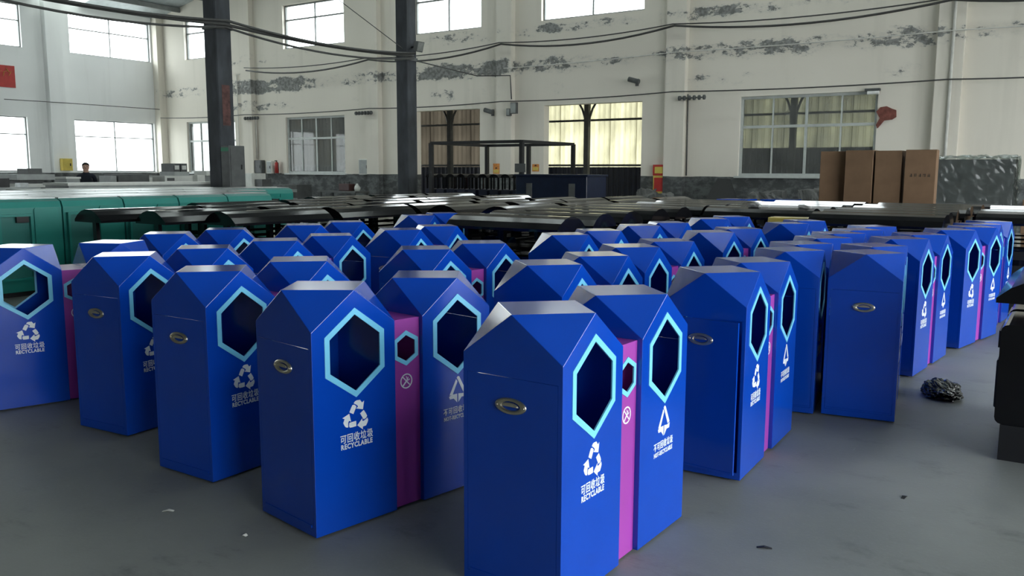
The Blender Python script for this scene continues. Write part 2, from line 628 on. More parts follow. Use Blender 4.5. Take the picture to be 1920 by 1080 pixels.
for (a, b) in BLOW:
    r_ = window('b', a, b, 1.40, 3.47, 4, 0.62, 0.12, M_FRAME, M_GLASS, 0.07)
    MB().box(-(b - a) / 2 - 0.08, (b - a) / 2 + 0.08, -0.20, -0.05, -0.05, 0.0).build('window_sill', M_FRAME, r_)
for (a, b) in BUP:
    window('b', a, b, 5.97, 7.55, 2, 0.66, 0.16, M_FRAMED, M_GLASSC, 0.05)
    portal(((a + b) / 2, YB + TH + 0.05, 6.76), (-PI / 2, 0, 0), b - a, 1.58)
for (a, b) in LWIN:
    window('l', a, b, 1.43, 3.44, 2, 0.68, 0.14, M_FRAMED, M_GLASSC, 0.035)
    window('l', a, b, 5.95, 7.5, 2, 0.62, 0.14, M_FRAMED, M_GLASSC, 0.035)
    for zc, hh in ((2.43, 2.0), (6.72, 1.55)):
        portal((XL - TH - 0.05, (a + b) / 2, zc), (0, -PI / 2, 0), hh, b - a)
portal((12.4, 5.25, 3.0), (0, PI / 2, 0), 6.0, 23.5)

# annex behind the back wall: fibreglass sheets above, dark steel sheets below
YA = 27.0
annex = struct(empty('wall_annex', (0, YA, 0)))


def corrugated(w, z0, z1, t=0.03):
    mb = MB()
    n = max(1, round(w / 0.19))
    p = w / n
    vs = []
    for i in range(n):
        for fx, fy in ((0, 0), (0.55, 0), (0.68, -t), (0.87, -t)):
            vs.append((p * (i + fx), fy))
    vs.append((w, 0))
    V = [(x_, y_, z0) for x_, y_ in vs] + [(x_, y_, z1) for x_, y_ in vs]
    k = len(vs)
    return mb.add(V, [(i, i + 1, k + i + 1, k + i) for i in range(k - 1)])


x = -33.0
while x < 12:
    dimmed = x < -17.5 or x > 4
    me = corrugated(1.02, 1.58, 4.15).mesh('sheet', M_SHEETB if dimmed else M_SHEETY, recalc=False)
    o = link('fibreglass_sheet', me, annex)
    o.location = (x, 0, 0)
    me = corrugated(1.02, 0.0, 1.66 if x < -11 else 2.25).mesh('sheet', M_NAVY, recalc=False)
    o = link('steel_sheet', me, annex)
    o.location = (x, -0.05, 0)
    x += 1.0
for zr in (3.28, 1.72):
    MB().box(-33, 12, -0.12, -0.05, zr - 0.035, zr + 0.035).build('rail', M_GREYD, annex)
MB().box(-33.4, 12, -4.15, 0.3, 4.15, 4.25).build('annex_roof', M_GREYD, annex)
for xp in (-13.9, -19.6, -25, -7.2, -1.5):
    MB().box(xp - 0.08, xp + 0.08, -1.9, -1.74, 0, 4.15).build('post', M_GREYD, annex)
    for s in (-1, 1):
        arc = [(xp + s * (0.06 + 0.95 * (1 - math.cos(a))), -1.82, 2.95 + 1.15 * math.sin(a)) for a in [PI / 2 * k / 6 for k in range(7)]]
        MB().tube(arc, 0.035, 6).build('knee_brace', M_GREYD, annex)
    MB().box(xp - 1.6, xp + 1.6, -1.88, -1.76, 3.95, 4.08).build('lintel_beam', M_GREYD, annex)

# ------------------------------------------------------------------ blue twin recycling bins
W, H1, H2, OFF = 0.42, 0.862, 1.015, 0.576
HB = [(0.0, 0.942), (-0.15, 0.834), (-0.15, 0.670), (0.0, 0.564), (0.15, 0.670), (0.15, 0.834)]


def inset_hex(hx, d):
    cx = sum(p[0] for p in hx) / 6
    cz = sum(p[1] for p in hx) / 6
    w = max(p[0] for p in hx) - cx
    h = max(p[1] for p in hx) - cz
    return [(cx + (p[0] - cx) * (1 - d / w), cz + (p[1] - cz) * (1 - d * 1.16 / h)) for p in hx]


def hex_frame_mesh(hx, band, out=0.003, into=0.003):
    """flat hexagon ring with a returned inner lip; front face looks to -y"""
    inn = inset_hex(hx, band)
    mb = MB()
    vs = [(x_, -out, z_) for x_, z_ in hx] + [(x_, -out, z_) for x_, z_ in inn] + [(x_, into, z_) for x_, z_ in inn] + [(x_, 0, z_) for x_, z_ in hx]
    fs = []
    for i in range(6):
        j = (i + 1) % 6
        fs += [(i, j, 6 + j, 6 + i), (6 + i, 6 + j, 12 + j, 12 + i), (18 + i, i, j, 18 + j)]
    return mb.add(vs, fs).mesh('hexagon_frame', M_CYAN)


def body_mesh():
    """square tower with cut corners on top, hexagon holes front and back, door hole on the left side"""
    mb = MB()
    hole = inset_hex(HB, 0.012)
    for y in (0, W):
        o = [(-W / 2, 0.01), (W / 2, 0.01), (W / 2, H1), (0, H2), (-W / 2, H1)]
        v = [(x_ + W / 2, y, z_) for x_, z_ in o] + [(x_ + W / 2, y, z_) for x_, z_ in hole]
        A, B, C, D, E_, t, lt, lb, b, rb, rt = range(11)
        mb.add(v, [(E_, lt, t, D), (A, lb, lt, E_), (A, b, lb), (A, B, b), (B, rb, b), (B, C, rt, rb), (C, D, t, rt)])
    # right side, plain
    mb.add([(W, 0, .01), (W, W, .01), (W, W, H1), (W, W / 2, H2), (W, 0, H1)], [(0, 1, 2, 3, 4)])
    # left side with door opening
    d0, d1, e0, e1 = 0.018, W - 0.018, 0.045, 0.795
    v = [(0, 0, .01), (0, W, .01), (0, W, H1), (0, W / 2, H2), (0, 0, H1), (0, d0, e0), (0, d1, e0), (0, d1, e1), (0, d0, e1)]
    mb.add(v, [(0, 1, 6, 5), (1, 2, 7, 6), (4, 8, 7, 2, 3), (0, 5, 8, 4)])
    # cut corners, top, bottom
    F, L, B, Rr = (W / 2, 0, H2), (0, W / 2, H2), (W / 2, W, H2), (W, W / 2, H2)
    for tri in ((L, F, (0, 0, H1)), (F, Rr, (W, 0, H1)), (Rr, B, (W, W, H1)), (B, L, (0, W, H1))):
        mb.add(tri, [(0, 1, 2)])
    mb.add([F, Rr, B, L], [(0, 1, 2, 3)])
    mb.add([(0, 0, .01), (W, 0, .01), (W, W, .01), (0, W, .01)], [(0, 1, 2, 3)])
    me = bpy.data.meshes.new('bin_body')
    me.from_pydata(mb.v, [], mb.f)
    me.materials.append(M_BLUE)
    bm = bmesh.new()
    bm.from_mesh(me)
    bmesh.ops.remove_doubles(bm, verts=bm.verts, dist=1e-5)
    bmesh.ops.recalc_face_normals(bm, faces=bm.faces)
    # consistent outward normals: flip if the top face looks down
    bm.faces.ensure_lookup_table()
    top = max(bm.faces, key=lambda f: f.calc_center_median().z)
    if top.normal.z < 0:
        bmesh.ops.reverse_faces(bm, faces=bm.faces)
    folds = [e for e in bm.edges if len(e.link_faces) == 2 and e.calc_face_angle() > 0.3]
    bmesh.ops.bevel(bm, geom=folds, offset=0.0018, segments=2, profile=0.5, affect='EDGES', clamp_overlap=True)
    bmesh.ops.solidify(bm, geom=bm.faces[:], thickness=0.004)
    bm.to_mesh(me)
    bm.free()
    return me


def door_mesh():
    return MB().box(0.0, 0.012, 0.0195, W - 0.0195, 0.0465, 0.7935).mesh('door', M_BLUE)


def door_lip_mesh():
    return MB().box(-0.004, 0.0, 0.03, W - 0.03, 0.047, 0.058).mesh('door_lip', M_BLUE)


def handle_mesh():
    """oval recessed pull on the left side (faces -x)"""
    mb = MB()
    n = 28
    prof = [(1.0, 0.0), (1.0, 0.004), (0.95, 0.007), (0.66, 0.007), (0.60, 0.004), (0.54, -0.004), (0.0, -0.007)]
    vs = []
    for r, d in prof[:-1]:
        for k in range(n):
            a = 2 * PI * k / n
            vs.append((-d - 0.0, 0.066 * r * math.cos(a), 0.029 * (r if r > .9 else r * 0.96) * math.sin(a)))
    fs = []
    m = len(prof) - 1
    for i in range(m - 1):
        for k in range(n):
            k2 = (k + 1) % n
            fs.append((i * n + k, i * n + k2, (i + 1) * n + k2, (i + 1) * n + k))
    fs.append(tuple((m - 1) * n + k for k in range(n)))
    mb.add(vs, fs)
    # hooded lip over the cup and two rivets
    hood = []
    for k in range(9):
        a = PI * k / 8
        hood.append((0.036 * math.cos(a), 0.014 * math.sin(a)))
    vv = [(-0.006, y_, z_) for y_, z_ in hood] + [(-0.013, y_ * 0.9, 0.001 + z_ * 0.8) for y_, z_ in hood]
    mb.add(vv, [(i, i + 1, i + 10, i + 9) for i in range(8)] + [tuple(range(17, 8, -1))])
    for s in (-1, 1):
        mb.box(-0.0095, -0.006, s * 0.056 - 0.004, s * 0.056 + 0.004, -0.004, 0.004)
    me = mb.mesh('handle', M_CHROME, smooth_=False)
    for p in me.polygons:
        p.use_smooth = len(p.vertices) == 4
    return me


def flat_polys(polys, name, m, d=0.0012):
    mb = MB()
    for poly in polys:
        mb.prism(poly, -d, 0.0)
    return mb.mesh(name, m)


def rot2(p, a):
    c, s = math.cos(a), math.sin(a)
    return (p[0] * c - p[1] * s, p[0] * s + p[1] * c)


def recycle_polys(R_=0.064):
    """three folded chasing arrows"""
    out = []
    # one arm at the top corner, running clockwise; triangle circumradius 1
    bend = [(-0.55, 0.36), (-0.42, 0.62), (-0.30, 0.80), (-0.16, 0.80), (0.00, 0.66), (-0.06, 0.54), (-0.25, 0.19)]
    fold = [(-0.20, 0.90), (-0.08, 1.02), (0.06, 1.05), (0.30, 1.04), (0.46, 0.82), (0.62, 0.92), (0.52, 0.36), (-0.02, 0.52), (0.14, 0.61), (0.08, 0.72)]
    for k in range(3):
        a = -2 * PI / 3 * k
        for poly in (bend, fold):
            out.append([tuple(c * R_ for c in rot2((x_, z_), a)) for x_, z_ in poly])
    return out


def triangle_polys(s=0.062):
    """triangle of two folded legs over a downward double arrow"""
    P = [[(-0.10, 0.92), (0.02, 1.04), (0.16, 1.0), (0.84, -0.20), (0.57, -0.28), (0.02, 0.74)],
         [(-0.16, 0.84), (-0.03, 0.64), (-0.52, -0.32), (-0.84, -0.32)],
         [(-0.88, -0.40), (-0.50, -0.30), (-0.06, -0.30), (-0.06, -0.98), (-0.40, -0.62), (-0.80, -0.62)],
         [(0.88, -0.28), (0.80, -0.62), (0.40, -0.62), (0.06, -0.98), (0.06, -0.30), (0.50, -0.36)]]
    return [[(x_ * s, z_ * s) for x_, z_ in p] for p in P]


def no_smoking_mesh(r=0.034):
    mb = MB()
    n = 24
    for k in range(n):
        a, b = 2 * PI * k / n, 2 * PI * (k + 1) / n
        q = [(r * math.cos(a), r * math.sin(a)), (r * math.cos(b), r * math.sin(b)), (.84 * r * math.cos(b), .84 * r * math.sin(b)), (.84 * r * math.cos(a), .84 * r * math.sin(a))]
        mb.prism(q, -0.0012, 0)
    w = 0.0025
    a = R(-45)
    for p0, p1, hw in (((-.85, 0), (.85, 0), w),):
        q = [rot2((p0[0] * r, -hw), a), rot2((p1[0] * r, -hw), a), rot2((p1[0] * r, hw), a), rot2((p0[0] * r, hw), a)]
        mb.prism(q, -0.0014, 0)
    for (cx, cz, ang, ln, hw) in ((-.18, -.2, 45, .55, .10), (.22, .28, 70, .22, .06), (.40, .12, 20, .18, .06), (.05, .45, 110, .2, .05)):
        q = [rot2((sx * ln * r, sz * hw * r), R(ang)) for sx, sz in ((-1, -1), (1, -1), (1, 1), (-1, 1))]
        mb.prism([(x_ + cx * r, z_ + cz * r) for x_, z_ in q], -0.0012, 0)
    return mb.mesh('no_smoking_sign', M_WHITE)


def text_mesh(s, size, width, bold):
    cu = bpy.data.curves.new('caption', 'FONT')
    cu.body = s
    cu.size = size
    cu.align_x = 'CENTER'
    cu.extrude = 0.0006
    cu.space_character = 1.12
    cu.offset = bold
    cu.resolution_u = 2
    o = bpy.data.objects.new('caption_tmp', cu)
    col.objects.link(o)
    dg = bpy.context.evaluated_depsgraph_get()
    me = bpy.data.meshes.new_from_object(o.evaluated_get(dg))
    bpy.data.objects.remove(o)
    xs = [v.co.x for v in me.vertices]
    sc = width / (max(xs) - min(xs))
    cxm = (max(xs) + min(xs)) / 2
    for v in me.vertices:
        x_, y_, z_ = v.co
        v.co = ((x_ - cxm) * sc, -0.0008 - z_, y_)
    me.materials.clear()
    me.materials.append(M_WHITE)
    me.name = 'caption'
    return me


ME_BODY, ME_DOOR, ME_LIP, ME_HANDLE = body_mesh(), door_mesh(), door_lip_mesh(), handle_mesh()
ME_HEX = hex_frame_mesh(HB, 0.024)
PHX = [(0.0, 0.806), (-0.068, 0.768), (-0.068, 0.686), (0.0, 0.648), (0.068, 0.686), (0.068, 0.768)]
ME_PHEX = hex_frame_mesh(PHX, 0.018)
ME_REC = flat_polys(recycle_polys(), 'recycling_symbol', M_WHITE)
ME_TRI = flat_polys(triangle_polys(), 'triangle_symbol', M_WHITE)
ME_NOS = no_smoking_mesh()
ME_T1 = text_mesh('可回收垃圾', 0.040, 0.166, 0.0005)
ME_T2 = text_mesh('RECYCLABLE', 0.03, 0.160, 0.0009)
ME_T3 = text_mesh('不可回收垃圾', 0.036, 0.178, 0.0005)
ME_T4 = text_mesh('NOT-RECYCLABLE', 0.026, 0.172, 0.0008)


def ash_mesh():
    mb = MB()
    x0, x1 = W + 0.001, OFF - 0.001
    c = (x0 + x1) / 2
    y0, y1, zt = 0.022, W - 0.022, 0.858
    inn = inset_hex(PHX, 0.008)
    for y in (y0, y1):
        v = [(x0, y, .01), (x1, y, .01), (x1, y, zt), (x0, y, zt)] + [(c + x_, y, z_) for x_, z_ in inn]
        A, B, C, D, t, lt, lb, b, rb, rt = range(10)
        mb.add(v, [(D, lt, t), (A, lb, lt, D), (A, b, lb), (A, B, b), (B, rb, b), (B, C, rt, rb), (C, t, rt), (C, D, t)])
    mb.add([(x0, y0, zt), (x1, y0, zt), (x1, y1, zt), (x0, y1, zt)], [(0, 1, 2, 3)])
    mb.add([(x0, y0, .01), (x0, y1, .01), (x0, y1, zt), (x0, y0, zt)], [(0, 1, 2, 3)])
    mb.add([(x1, y0, .01), (x1, y1, .01), (x1, y1, zt), (x1, y0, zt)], [(0, 1, 2, 3)])
    mb.add([(x0, y0, .01), (x1, y0, .01), (x1, y1, .01), (x0, y1, .01)], [(0, 1, 2, 3)])
    # inner tray floor
    mb.add([(x0, y0, .60), (x1, y0, .60), (x1, y1, .60), (x0, y1, .60)], [(0, 1, 2, 3)])
    mb.add([(x0, (y0 + y1) / 2, .60), (x1, (y0 + y1) / 2, .60), (x1, (y0 + y1) / 2, zt), (x0, (y0 + y1) / 2, zt)], [(0, 1, 2, 3)])
    return mb.mesh('ash_box', M_PINK, recalc=False)


ME_ASH = ash_mesh()
ME_FOOT = MB().box(0.03, W - 0.03, 0.03, W - 0.03, 0.0, 0.012).mesh('base_plate', M_BLACKM)


def put(name, me, parent, loc, rz=0.0, sx=1.0):
    o = link(name, me, parent)
    o.location = loc
    o.rotation_euler = (0, 0, rz)
    if sx != 1.0:
        o.scale = (sx, 1, 1)
    return o


def make_unit():
    root = empty('twin_recycling_bin')
    for k, ox in ((0, 0.0), (1, OFF)):
        # right tower is the left one turned round so that its door is on the outer side
        if k == 0:
            put('bin_body', ME_BODY, root, (0, 0, 0))
            d = put('door', ME_DOOR, root, (0, 0, 0))
        else:
            put('bin_body', ME_BODY, root, (ox + W, W, 0), PI)
            d = put('door', ME_DOOR, root, (ox + W, W, 0), PI)
        h = put('handle', ME_HANDLE, d, (0, W / 2, 0.695))
        h['label'] = 'oval brassy pull handle'
        put('door_lip', ME_LIP, d, (0, 0, 0))
        put('base_plate', ME_FOOT, root, (ox, 0, 0))
        f = put('hexagon_frame', ME_HEX, root, (ox + W / 2, 0, 0))
        f['label'] = 'sky-blue hexagon rim round the opening'
        put('hexagon_frame', ME_HEX, root, (ox + W / 2, W, 0), PI)
    a = put('ash_box', ME_ASH, root, (0, 0, 0))
    a['label'] = 'narrow magenta ash box between the two blue bins'
    cx = (W + OFF) / 2
    put('hexagon_frame', ME_PHEX, root, (cx, 0.022, 0))
    put('hexagon_frame', ME_PHEX, root, (cx, W - 0.022, 0), PI)
    put('no_smoking_sign', ME_NOS, root, (cx, 0.0218, 0.578))
    put('recycling_symbol', ME_REC, root, (W / 2, -0.0002, 0.482))
    put('caption', ME_T1, root, (W / 2, -0.0002, 0.381))
    put('caption', ME_T2, root, (W / 2, -0.0002, 0.352))
    put('triangle_symbol', ME_TRI, root, (OFF + W / 2, -0.0002, 0.490))
    put('caption', ME_T3, root, (OFF + W / 2, -0.0002, 0.382))
    put('caption', ME_T4, root, (OFF + W / 2, -0.0002, 0.353))
    return root


UNITS = [
    ('A', -1.398, 2.394, 88.5, 'blue twin recycling bin ending the open-floor row, at the end away from green cabinets'),
    ('B', -2.516, 2.332, 80.2, 'blue twin recycling bin second in the open-floor row from the end away from cabinets'),
    ('C', -3.400, 2.501, 90.5, 'blue twin recycling bin in the middle of the five-bin row along the open floor'),
    ('D', -4.412, 2.694, 94.8, 'blue twin recycling bin next to the askew one in the open-floor row'),
    ('E', -5.554, 2.532, 73.1, 'blue twin recycling bin turned askew, green cabinet and floor showing through its hexagon'),
    ('U5', -5.753, 3.878, 93.0, 'blue twin recycling bin in second row, right behind the askew bin'),
    ('U7', -5.709, 5.252, 93.5, 'blue twin recycling bin at a row end, close beside the arched black litter bins'),
    ('U10', -5.966, 7.221, 100.3, 'blue twin recycling bin standing by itself hemmed in by black arched litter bins'),
    ('U13', -1.309, 3.958, 92.1, 'blue twin recycling bin with its side door standing slightly ajar'),
    ('U19', -2.216, 8.215, 89.5, 'blue twin recycling bin just in front of the yellow carton'),
    ('V', -0.875, 5.463, 98.2, 'blue twin recycling bin back to back with another, beside crumpled black bag'),
    ('W1', -1.330, 5.363, 98.5, 'blue twin recycling bin tucked close behind the one beside the black bag'),
    ('P', -0.985, 6.790, 84.5, 'blue twin recycling bin along the aisle, just beyond the crumpled black bag'),
    ('Q', -0.832, 8.129, 78.5, 'blue twin recycling bin angled outward, middle of the aisle beyond the black bag'),
    ('R', -0.700, 9.230, 85.0, 'blue twin recycling bin last along the aisle, nearest the film-wrapped load'),
    ('U6', -4.561, 3.926, 93.3, 'blue twin bin between the middle and the cabinet end of the ajar-door row'), ('U8', -3.312, 4.029, 87.2, 'blue twin recycling bin in the middle of the row that ends with the ajar-door bin'), ('U9', -4.589, 5.309, 95.5, 'third-row blue twin bin next to the one close by the arched black bins'),
    ('U12', -2.195, 3.741, 91.2, 'blue twin recycling bin right next to the ajar-door one in its row'), ('U14', -2.306, 4.960, 89.5, 'third-row blue twin bin nearest the back-to-back pair by the black bag'), ('U15', -3.204, 5.654, 91.0, 'third-row blue twin bin second from the back-to-back pair by the black bag'),
    ('U16', -3.241, 7.030, 86.5, 'blue twin bin beside the crosswise black bins, ahead of the last one in its file'), ('U17', -2.395, 6.599, 86.4, 'blue twin bin directly ahead of the one standing before the yellow carton'), ('U18', -3.143, 8.531, 86.4, 'blue twin bin last in its file, beside the one before the yellow carton'),
    ('W3', -1.450, 6.549, 92.0, 'blue twin bin tucked behind the aisle bin just beyond the crumpled black bag'), ('W5', -1.440, 7.640, 90.0, 'blue twin bin tucked behind the angled aisle bin'),
]
proto = make_unit()
tag(proto, '', 'recycling bin', 'blue twin recycling bins set out in rows')
for i, (nm, x, y, a, lab) in enumerate(UNITS):
    o = proto if i == 0 else copy_tree(proto)
    o.location = (x, y, 0)
    o.rotation_euler = (0, 0, R(a))
    o['label'] = lab
    if nm == 'U13':
        d = [c for c in o.children if c.name.startswith('door')][0]
        # hinge at the far edge of the left side
        d.matrix_local = Matrix.Translation((-0.004, W - 0.022, 0)) @ Matrix.Rotation(R(-7), 4, 'Z') @ Matrix.Translation((0, -(W - 0.022), 0))

# ------------------------------------------------------------------ black litter bins with arched canopies
BL = 1.30


def arch(w, h0, h1, n=7):
    """low barrel roof of n folded facets over a short lip"""
    lip = 0.025
    hh = h1 - h0 - lip
    rad = (w * w / 4 + hh * hh) / (2 * hh)
    a0 = math.asin(w / 2 / rad)
    top = [(rad * math.sin(-a0 + 2 * a0 * k / n), h1 - rad + rad * math.cos(-a0 + 2 * a0 * k / n)) for k in range(n + 1)]
    return [(-w / 2, h0)] + top + [(w / 2, h0)]


def rounded(w, z0, z1, r):
    pts = []
    for cx, cz, a0 in ((w / 2 - r, z0 + r, -90), (w / 2 - r, z1 - r, 0), (-w / 2 + r, z1 - r, 90), (-w / 2 + r, z0 + r, 180)):
        for k in range(4):
            a = R(a0 + 30 * k)
            pts.append((cx + r * math.cos(a), cz + r * math.sin(a)))
    return pts


def make_black():
    root = empty('canopy_litter_bin')
    MB().box(-0.20, 0.20, 0.05, BL - 0.05, 0.0, 0.19).build('plinth', M_BLACKM, root)
    for y0, y1 in ((0.06, 0.60), (0.70, 1.24)):
        b = MB().prism(rounded(0.46, 0.19, 0.72, 0.035), y0, y1).build('bin_box', M_BLACK, root)
        for s in (-1, 1):
            MB().prism([(x_ + s * 0.232, z_) for x_, z_ in rounded(0.02, 0.26, 0.52, 0.009)], y0 + .07, y1 - .07).build('door_panel', M_BLACKM, b)
            MB().box(s * 0.2315 - .012, s * 0.2315 + .012, y0 + .1, y1 - .1, 0.58, 0.67).build('slot_hood', M_BLACKM, b)
    for y in (0.09, BL - 0.09):
        MB().box(-0.035, 0.035, y - 0.02, y + 0.02, 0.72, 0.97).build('post', M_BLACK, root)
    mb = MB().prism(arch(0.52, 0.945, 1.085), 0.0, BL)
    mb.build('canopy', M_BLACK, root)
    return root


pb = make_black()
tag(pb, '', 'litter bin', 'black canopied litter bins massed behind the blue bins')
spots = []
for x, y0, n_ in ((-10.35, 9.7, 3), (-9.6, 7.0, 4), (-8.8, 5.05, 6), (-8.05, 5.3, 5), (-7.3, 5.6, 5), (-6.65, 8.4, 4), (-5.85, 8.5, 4)):
    for k in range(n_):
        spots.append((x + random.uniform(-.04, .04), y0 + k * 1.42 + random.uniform(-.05, .05), random.uniform(-2.5, 2.5)))
for x, y0, n_ in ((-4.02, 6.98, 9), (-2.62, 10.3, 5), (-1.2, 9.55, 6), (0.25, 10.8, 4)):
    for k in range(n_):
        spots.append((x + random.uniform(-.04, .04), y0 + k * 0.70 + random.uniform(-.03, .03), 90 + random.uniform(-2, 2)))
for i, (x, y, a) in enumerate(spots + [(-0.10, 5.02, 0.5)]):
    o = copy_tree(pb) if i < len(spots) else pb
    o.location = (x, y, 0)
    o.rotation_euler = (0, 0, R(a))
    o['label'] = ('black arched-canopy litter bin standing apart on the open floor opposite the black bag' if i == len(spots) else
                  'black arched-canopy litter bin standing crosswise, packed between blue bins and brown cartons' if a > 45 else
                  'black arched-canopy litter bin standing lengthwise, packed between blue bins and teal cabinets')

for ch in pb.children:          # the lone one has a lower canopy
    if ch.name.startswith('canopy'):
        ch.location.z = -0.105
# ------------------------------------------------------------------ teal cabinets
def make_teal(L_):
    root = empty('teal_cabinet')
    dpt, h = 1.25, 1.15
    # body: box with rounded upper front edge; front looks to +x, length along y
    prof = [(-dpt, 0.06), (-dpt, h), (-0.10, h), (-0.03, h - 0.03), (0, h - 0.10), (0, 0.06)]
    MB().prism(prof, 0, L_).build('body', M_TEAL, root)
    MB().box(-dpt + .04, -.04, .04, L_ - .04, 0, 0.06).build('plinth', M_BLACKM, root)
    b = MB().prism(rounded(L_ * 0.36, 0.15, 1.05, 0.03), 0, 0.015).mesh('door_panel', M_TEAL)
    o = link('door_panel', b, root)
    o.rotation_euler = (0, 0, PI / 2)
    o.location = (0.016, L_ * 0.76, 0)
    # recessed niche frame: rim of four bars with a darker back
    y0, y1 = L_ * 0.08, L_ * 0.50
    for bx in ((y0 - .03, y0, .2, .98), (y1, y1 + .03, .2, .98), (y0, y1, .95, .98), (y0, y1, .2, .23)):
        MB().box(0, 0.05, bx[0], bx[1], bx[2], bx[3]).build('niche_rim', M_TEAL, root)
    MB().box(0.0, 0.006, y0, y1, .23, .95).build('niche_back', M_TEALD, root)
    MB().box(0.01, 0.05, y1 - .16, y1 - .02, .88, .95).build('latch', M_BLACKM, root)
    t = MB().box(-dpt + .01, -.11, .01, L_ - .01, h, h + .012).build('top_sheet', M_STEEL, root)
    return root


pt = make_teal(0.80)
tag(pt, '', 'cabinet', 'teal cabinets in rows near the long wall of windows')
k = 0
for x, y0, n_ in ((-10.45, 3.25, 7), (-11.85, 3.6, 8), (-13.3, 4.6, 9)):
    for j in range(n_):
        o = pt if k == 0 else copy_tree(pt)
        o.location = (x - .0, y0 + j * 0.82, 0)
        o['label'] = {-10.45: 'teal steel cabinet in the front row, facing the black litter bins',
                      -11.85: 'teal steel cabinet in the middle row, between two other teal rows',
                      -13.3: 'teal steel cabinet in the last row, next to the pale benches'}[x]
        k += 1

# ------------------------------------------------------------------ columns, cables
def column(y, lab):
    root = empty('factory_column', (-15.7, y, 0))
    MB().box(-0.2, 0.2, -0.2, 0.2, 0, 11.1).build('shaft', M_COLUMN, root, bevel=0.02)
    MB().box(-0.27, 0.27, -0.27, 0.27, 0, 0.25).build('footing', M_COLUMN, root)
    MB().box(-0.22, 0.22, -0.22, 0.22, 4.45, 4.53).build('cable_band', M_GREYD, root)
    tag(root, lab, 'column')
    return root


c1 = column(12.15, 'dark grimy square column with an electrical cabinet on its side')
c2 = column(18.26, 'dark grimy square column carrying a small floodlight')
MB().box(0.201, 0.204, -0.1, 0.1, 2.45, 3.3).build('red_paint_mark', mat('faded_red_paint', (0.10, 0.045, 0.04), 0.8, 0, .5, 12), c1)
e = empty('electrical_cabinet', (-15.49, 12.15, 1.12))
MB().box(0, 0.26, -0.2, 0.22, 0, 0.9).build('housing', M_GREYD, e, bevel=0.01)
MB().box(0.262, 0.27, -0.16, 0.18, 0.06, 0.84).build('door', M_GREYD, e)
MB().box(0.27, 0.285, 0.1, 0.13, 0.4, 0.5).build('latch', M_BLACKM, e)
MB().box(0.01, 0.25, -0.203, -0.2, 0.78, 0.86).build('green_label', mat('green_label', (0.03, 0.22, 0.12), 0.6), e)
tag(e, 'dark grey electrical cabinet with green label hung on the grimy column', 'cabinet')


def cable(name, pts, r, label, sag=0.0, m=None, cat='cable'):
    P = [Vector(p) for p in pts]
    out = []
    for i in range(len(P) - 1):
        n_ = max(2, int((P[i + 1] - P[i]).length / 0.5))
        for j in range(n_):
            t = j / n_
            q = P[i].lerp(P[i + 1], t)
            q.z -= sag * 4 * t * (1 - t)
            out.append(q)
    out.append(P[-1])
    return tag(MB().tube(out, r, 6).build(name, m or M_CABLE, smooth_=True), label, cat)


# bundle strung between the columns
for k, (dx, dz, r, sg) in enumerate(((0.25, 0.0, 0.035, 0.10), (0.32, 0.07, 0.03, 0.16), (0.28, -0.06, 0.025, 0.22))):
    cable('cable', [(-15.7 + dx, 6.0, 4.55 + dz), (-15.7 + dx, 12.15, 4.55 + dz), (-15.7 + dx, 18.26, 4.57 + dz)], r,
          ['thick grey cable strung between the two dark columns', 'upper cable of the bundle strung between the dark columns', 'lowest sagging cable of the bundle between the dark columns'][k], sg)
cable('cable', [(-15.43, 18.42, 4.45), (-16.2, 22.2, 4.45), (-14.95, 22.2, 4.39), (-14.9, 22.2, 3.68)], 0.018, 'thin cable running from the floodlight column down to the wall junction boxes')
cable('cable', [(-15.6, 18.0, 4.75), (-17.6, 16.5, 6.6), (-19.5, 15.0, 8.6)], 0.012, 'thin stay wire climbing from the floodlight column to the roof')
YW = YB - 0.36
cable('cable', [(-33.0 + .3, 16, 4.0), (-32.74, 18.1, 4.02), (-32.74, 22.3, 4.02)], 0.014, 'thin dark wire along the wall of bright windows')
cable('cable', [(-32.6, YW, 3.66), (-27.3, YW, 3.62), (-20.8, YW, 3.62), (-15.3, YW, 3.63), (-9.64, YW, 3.66), (-2.92, YW, 3.62), (2, YW, 3.62)], 0.018, 'dark wire running level above the door openings on the peeling wall', 0.05)
cable('cable', [(-15.2, YW, 4.62), (-9.6, YW, 4.70), (-2.9, YW, 4.70), (2, YW, 4.7)], 0.015, 'pale wire crossing the peeling stains of the wall', 0.03, M_PIPE)
cable('cable', [(-27.1, YW, 5.27), (-20.8, YW, 5.25), (-15.3, YW, 5.35), (-9.64, YW, 5.40), (-2.92, YW, 5.38), (2, YW, 5.5)], 0.030, 'thick drooping cable along the upper peeling wall', 0.24)
cable('cable', [(-27.1, YW - .09, 5.36), (-20.8, YW - .09, 5.30), (-15.3, YW - .09, 5.38), (-9.64, YW - .09, 5.43), (-2.92, YW - .09, 5.41), (2, YW - .09, 5.5)], 0.018, 'thinner cable drooping beside the thick one on the upper wall', 0.12)
cable('conduit', [(-9.32, YB - .05, 3.6), (-9.30, YB - .05, 1.4)], 0.02, 'dark conduit dropping down the pilaster beside the yellow-lit doorway', 0, None, 'conduit')
cable('conduit', [(-2.86, YB - .27, 9.0), (-2.86, YB - .27, 1.4)], 0.035, 'pale pipe running down the pilaster beside the barred window', 0, M_PIPE, 'conduit')
cable('conduit', [(-27.0, YB - .06, 3.55), (-27.0, YB - .06, 1.95)], 0.025, 'pale conduit dropping to the grey switch box', 0, M_PIPE, 'conduit')

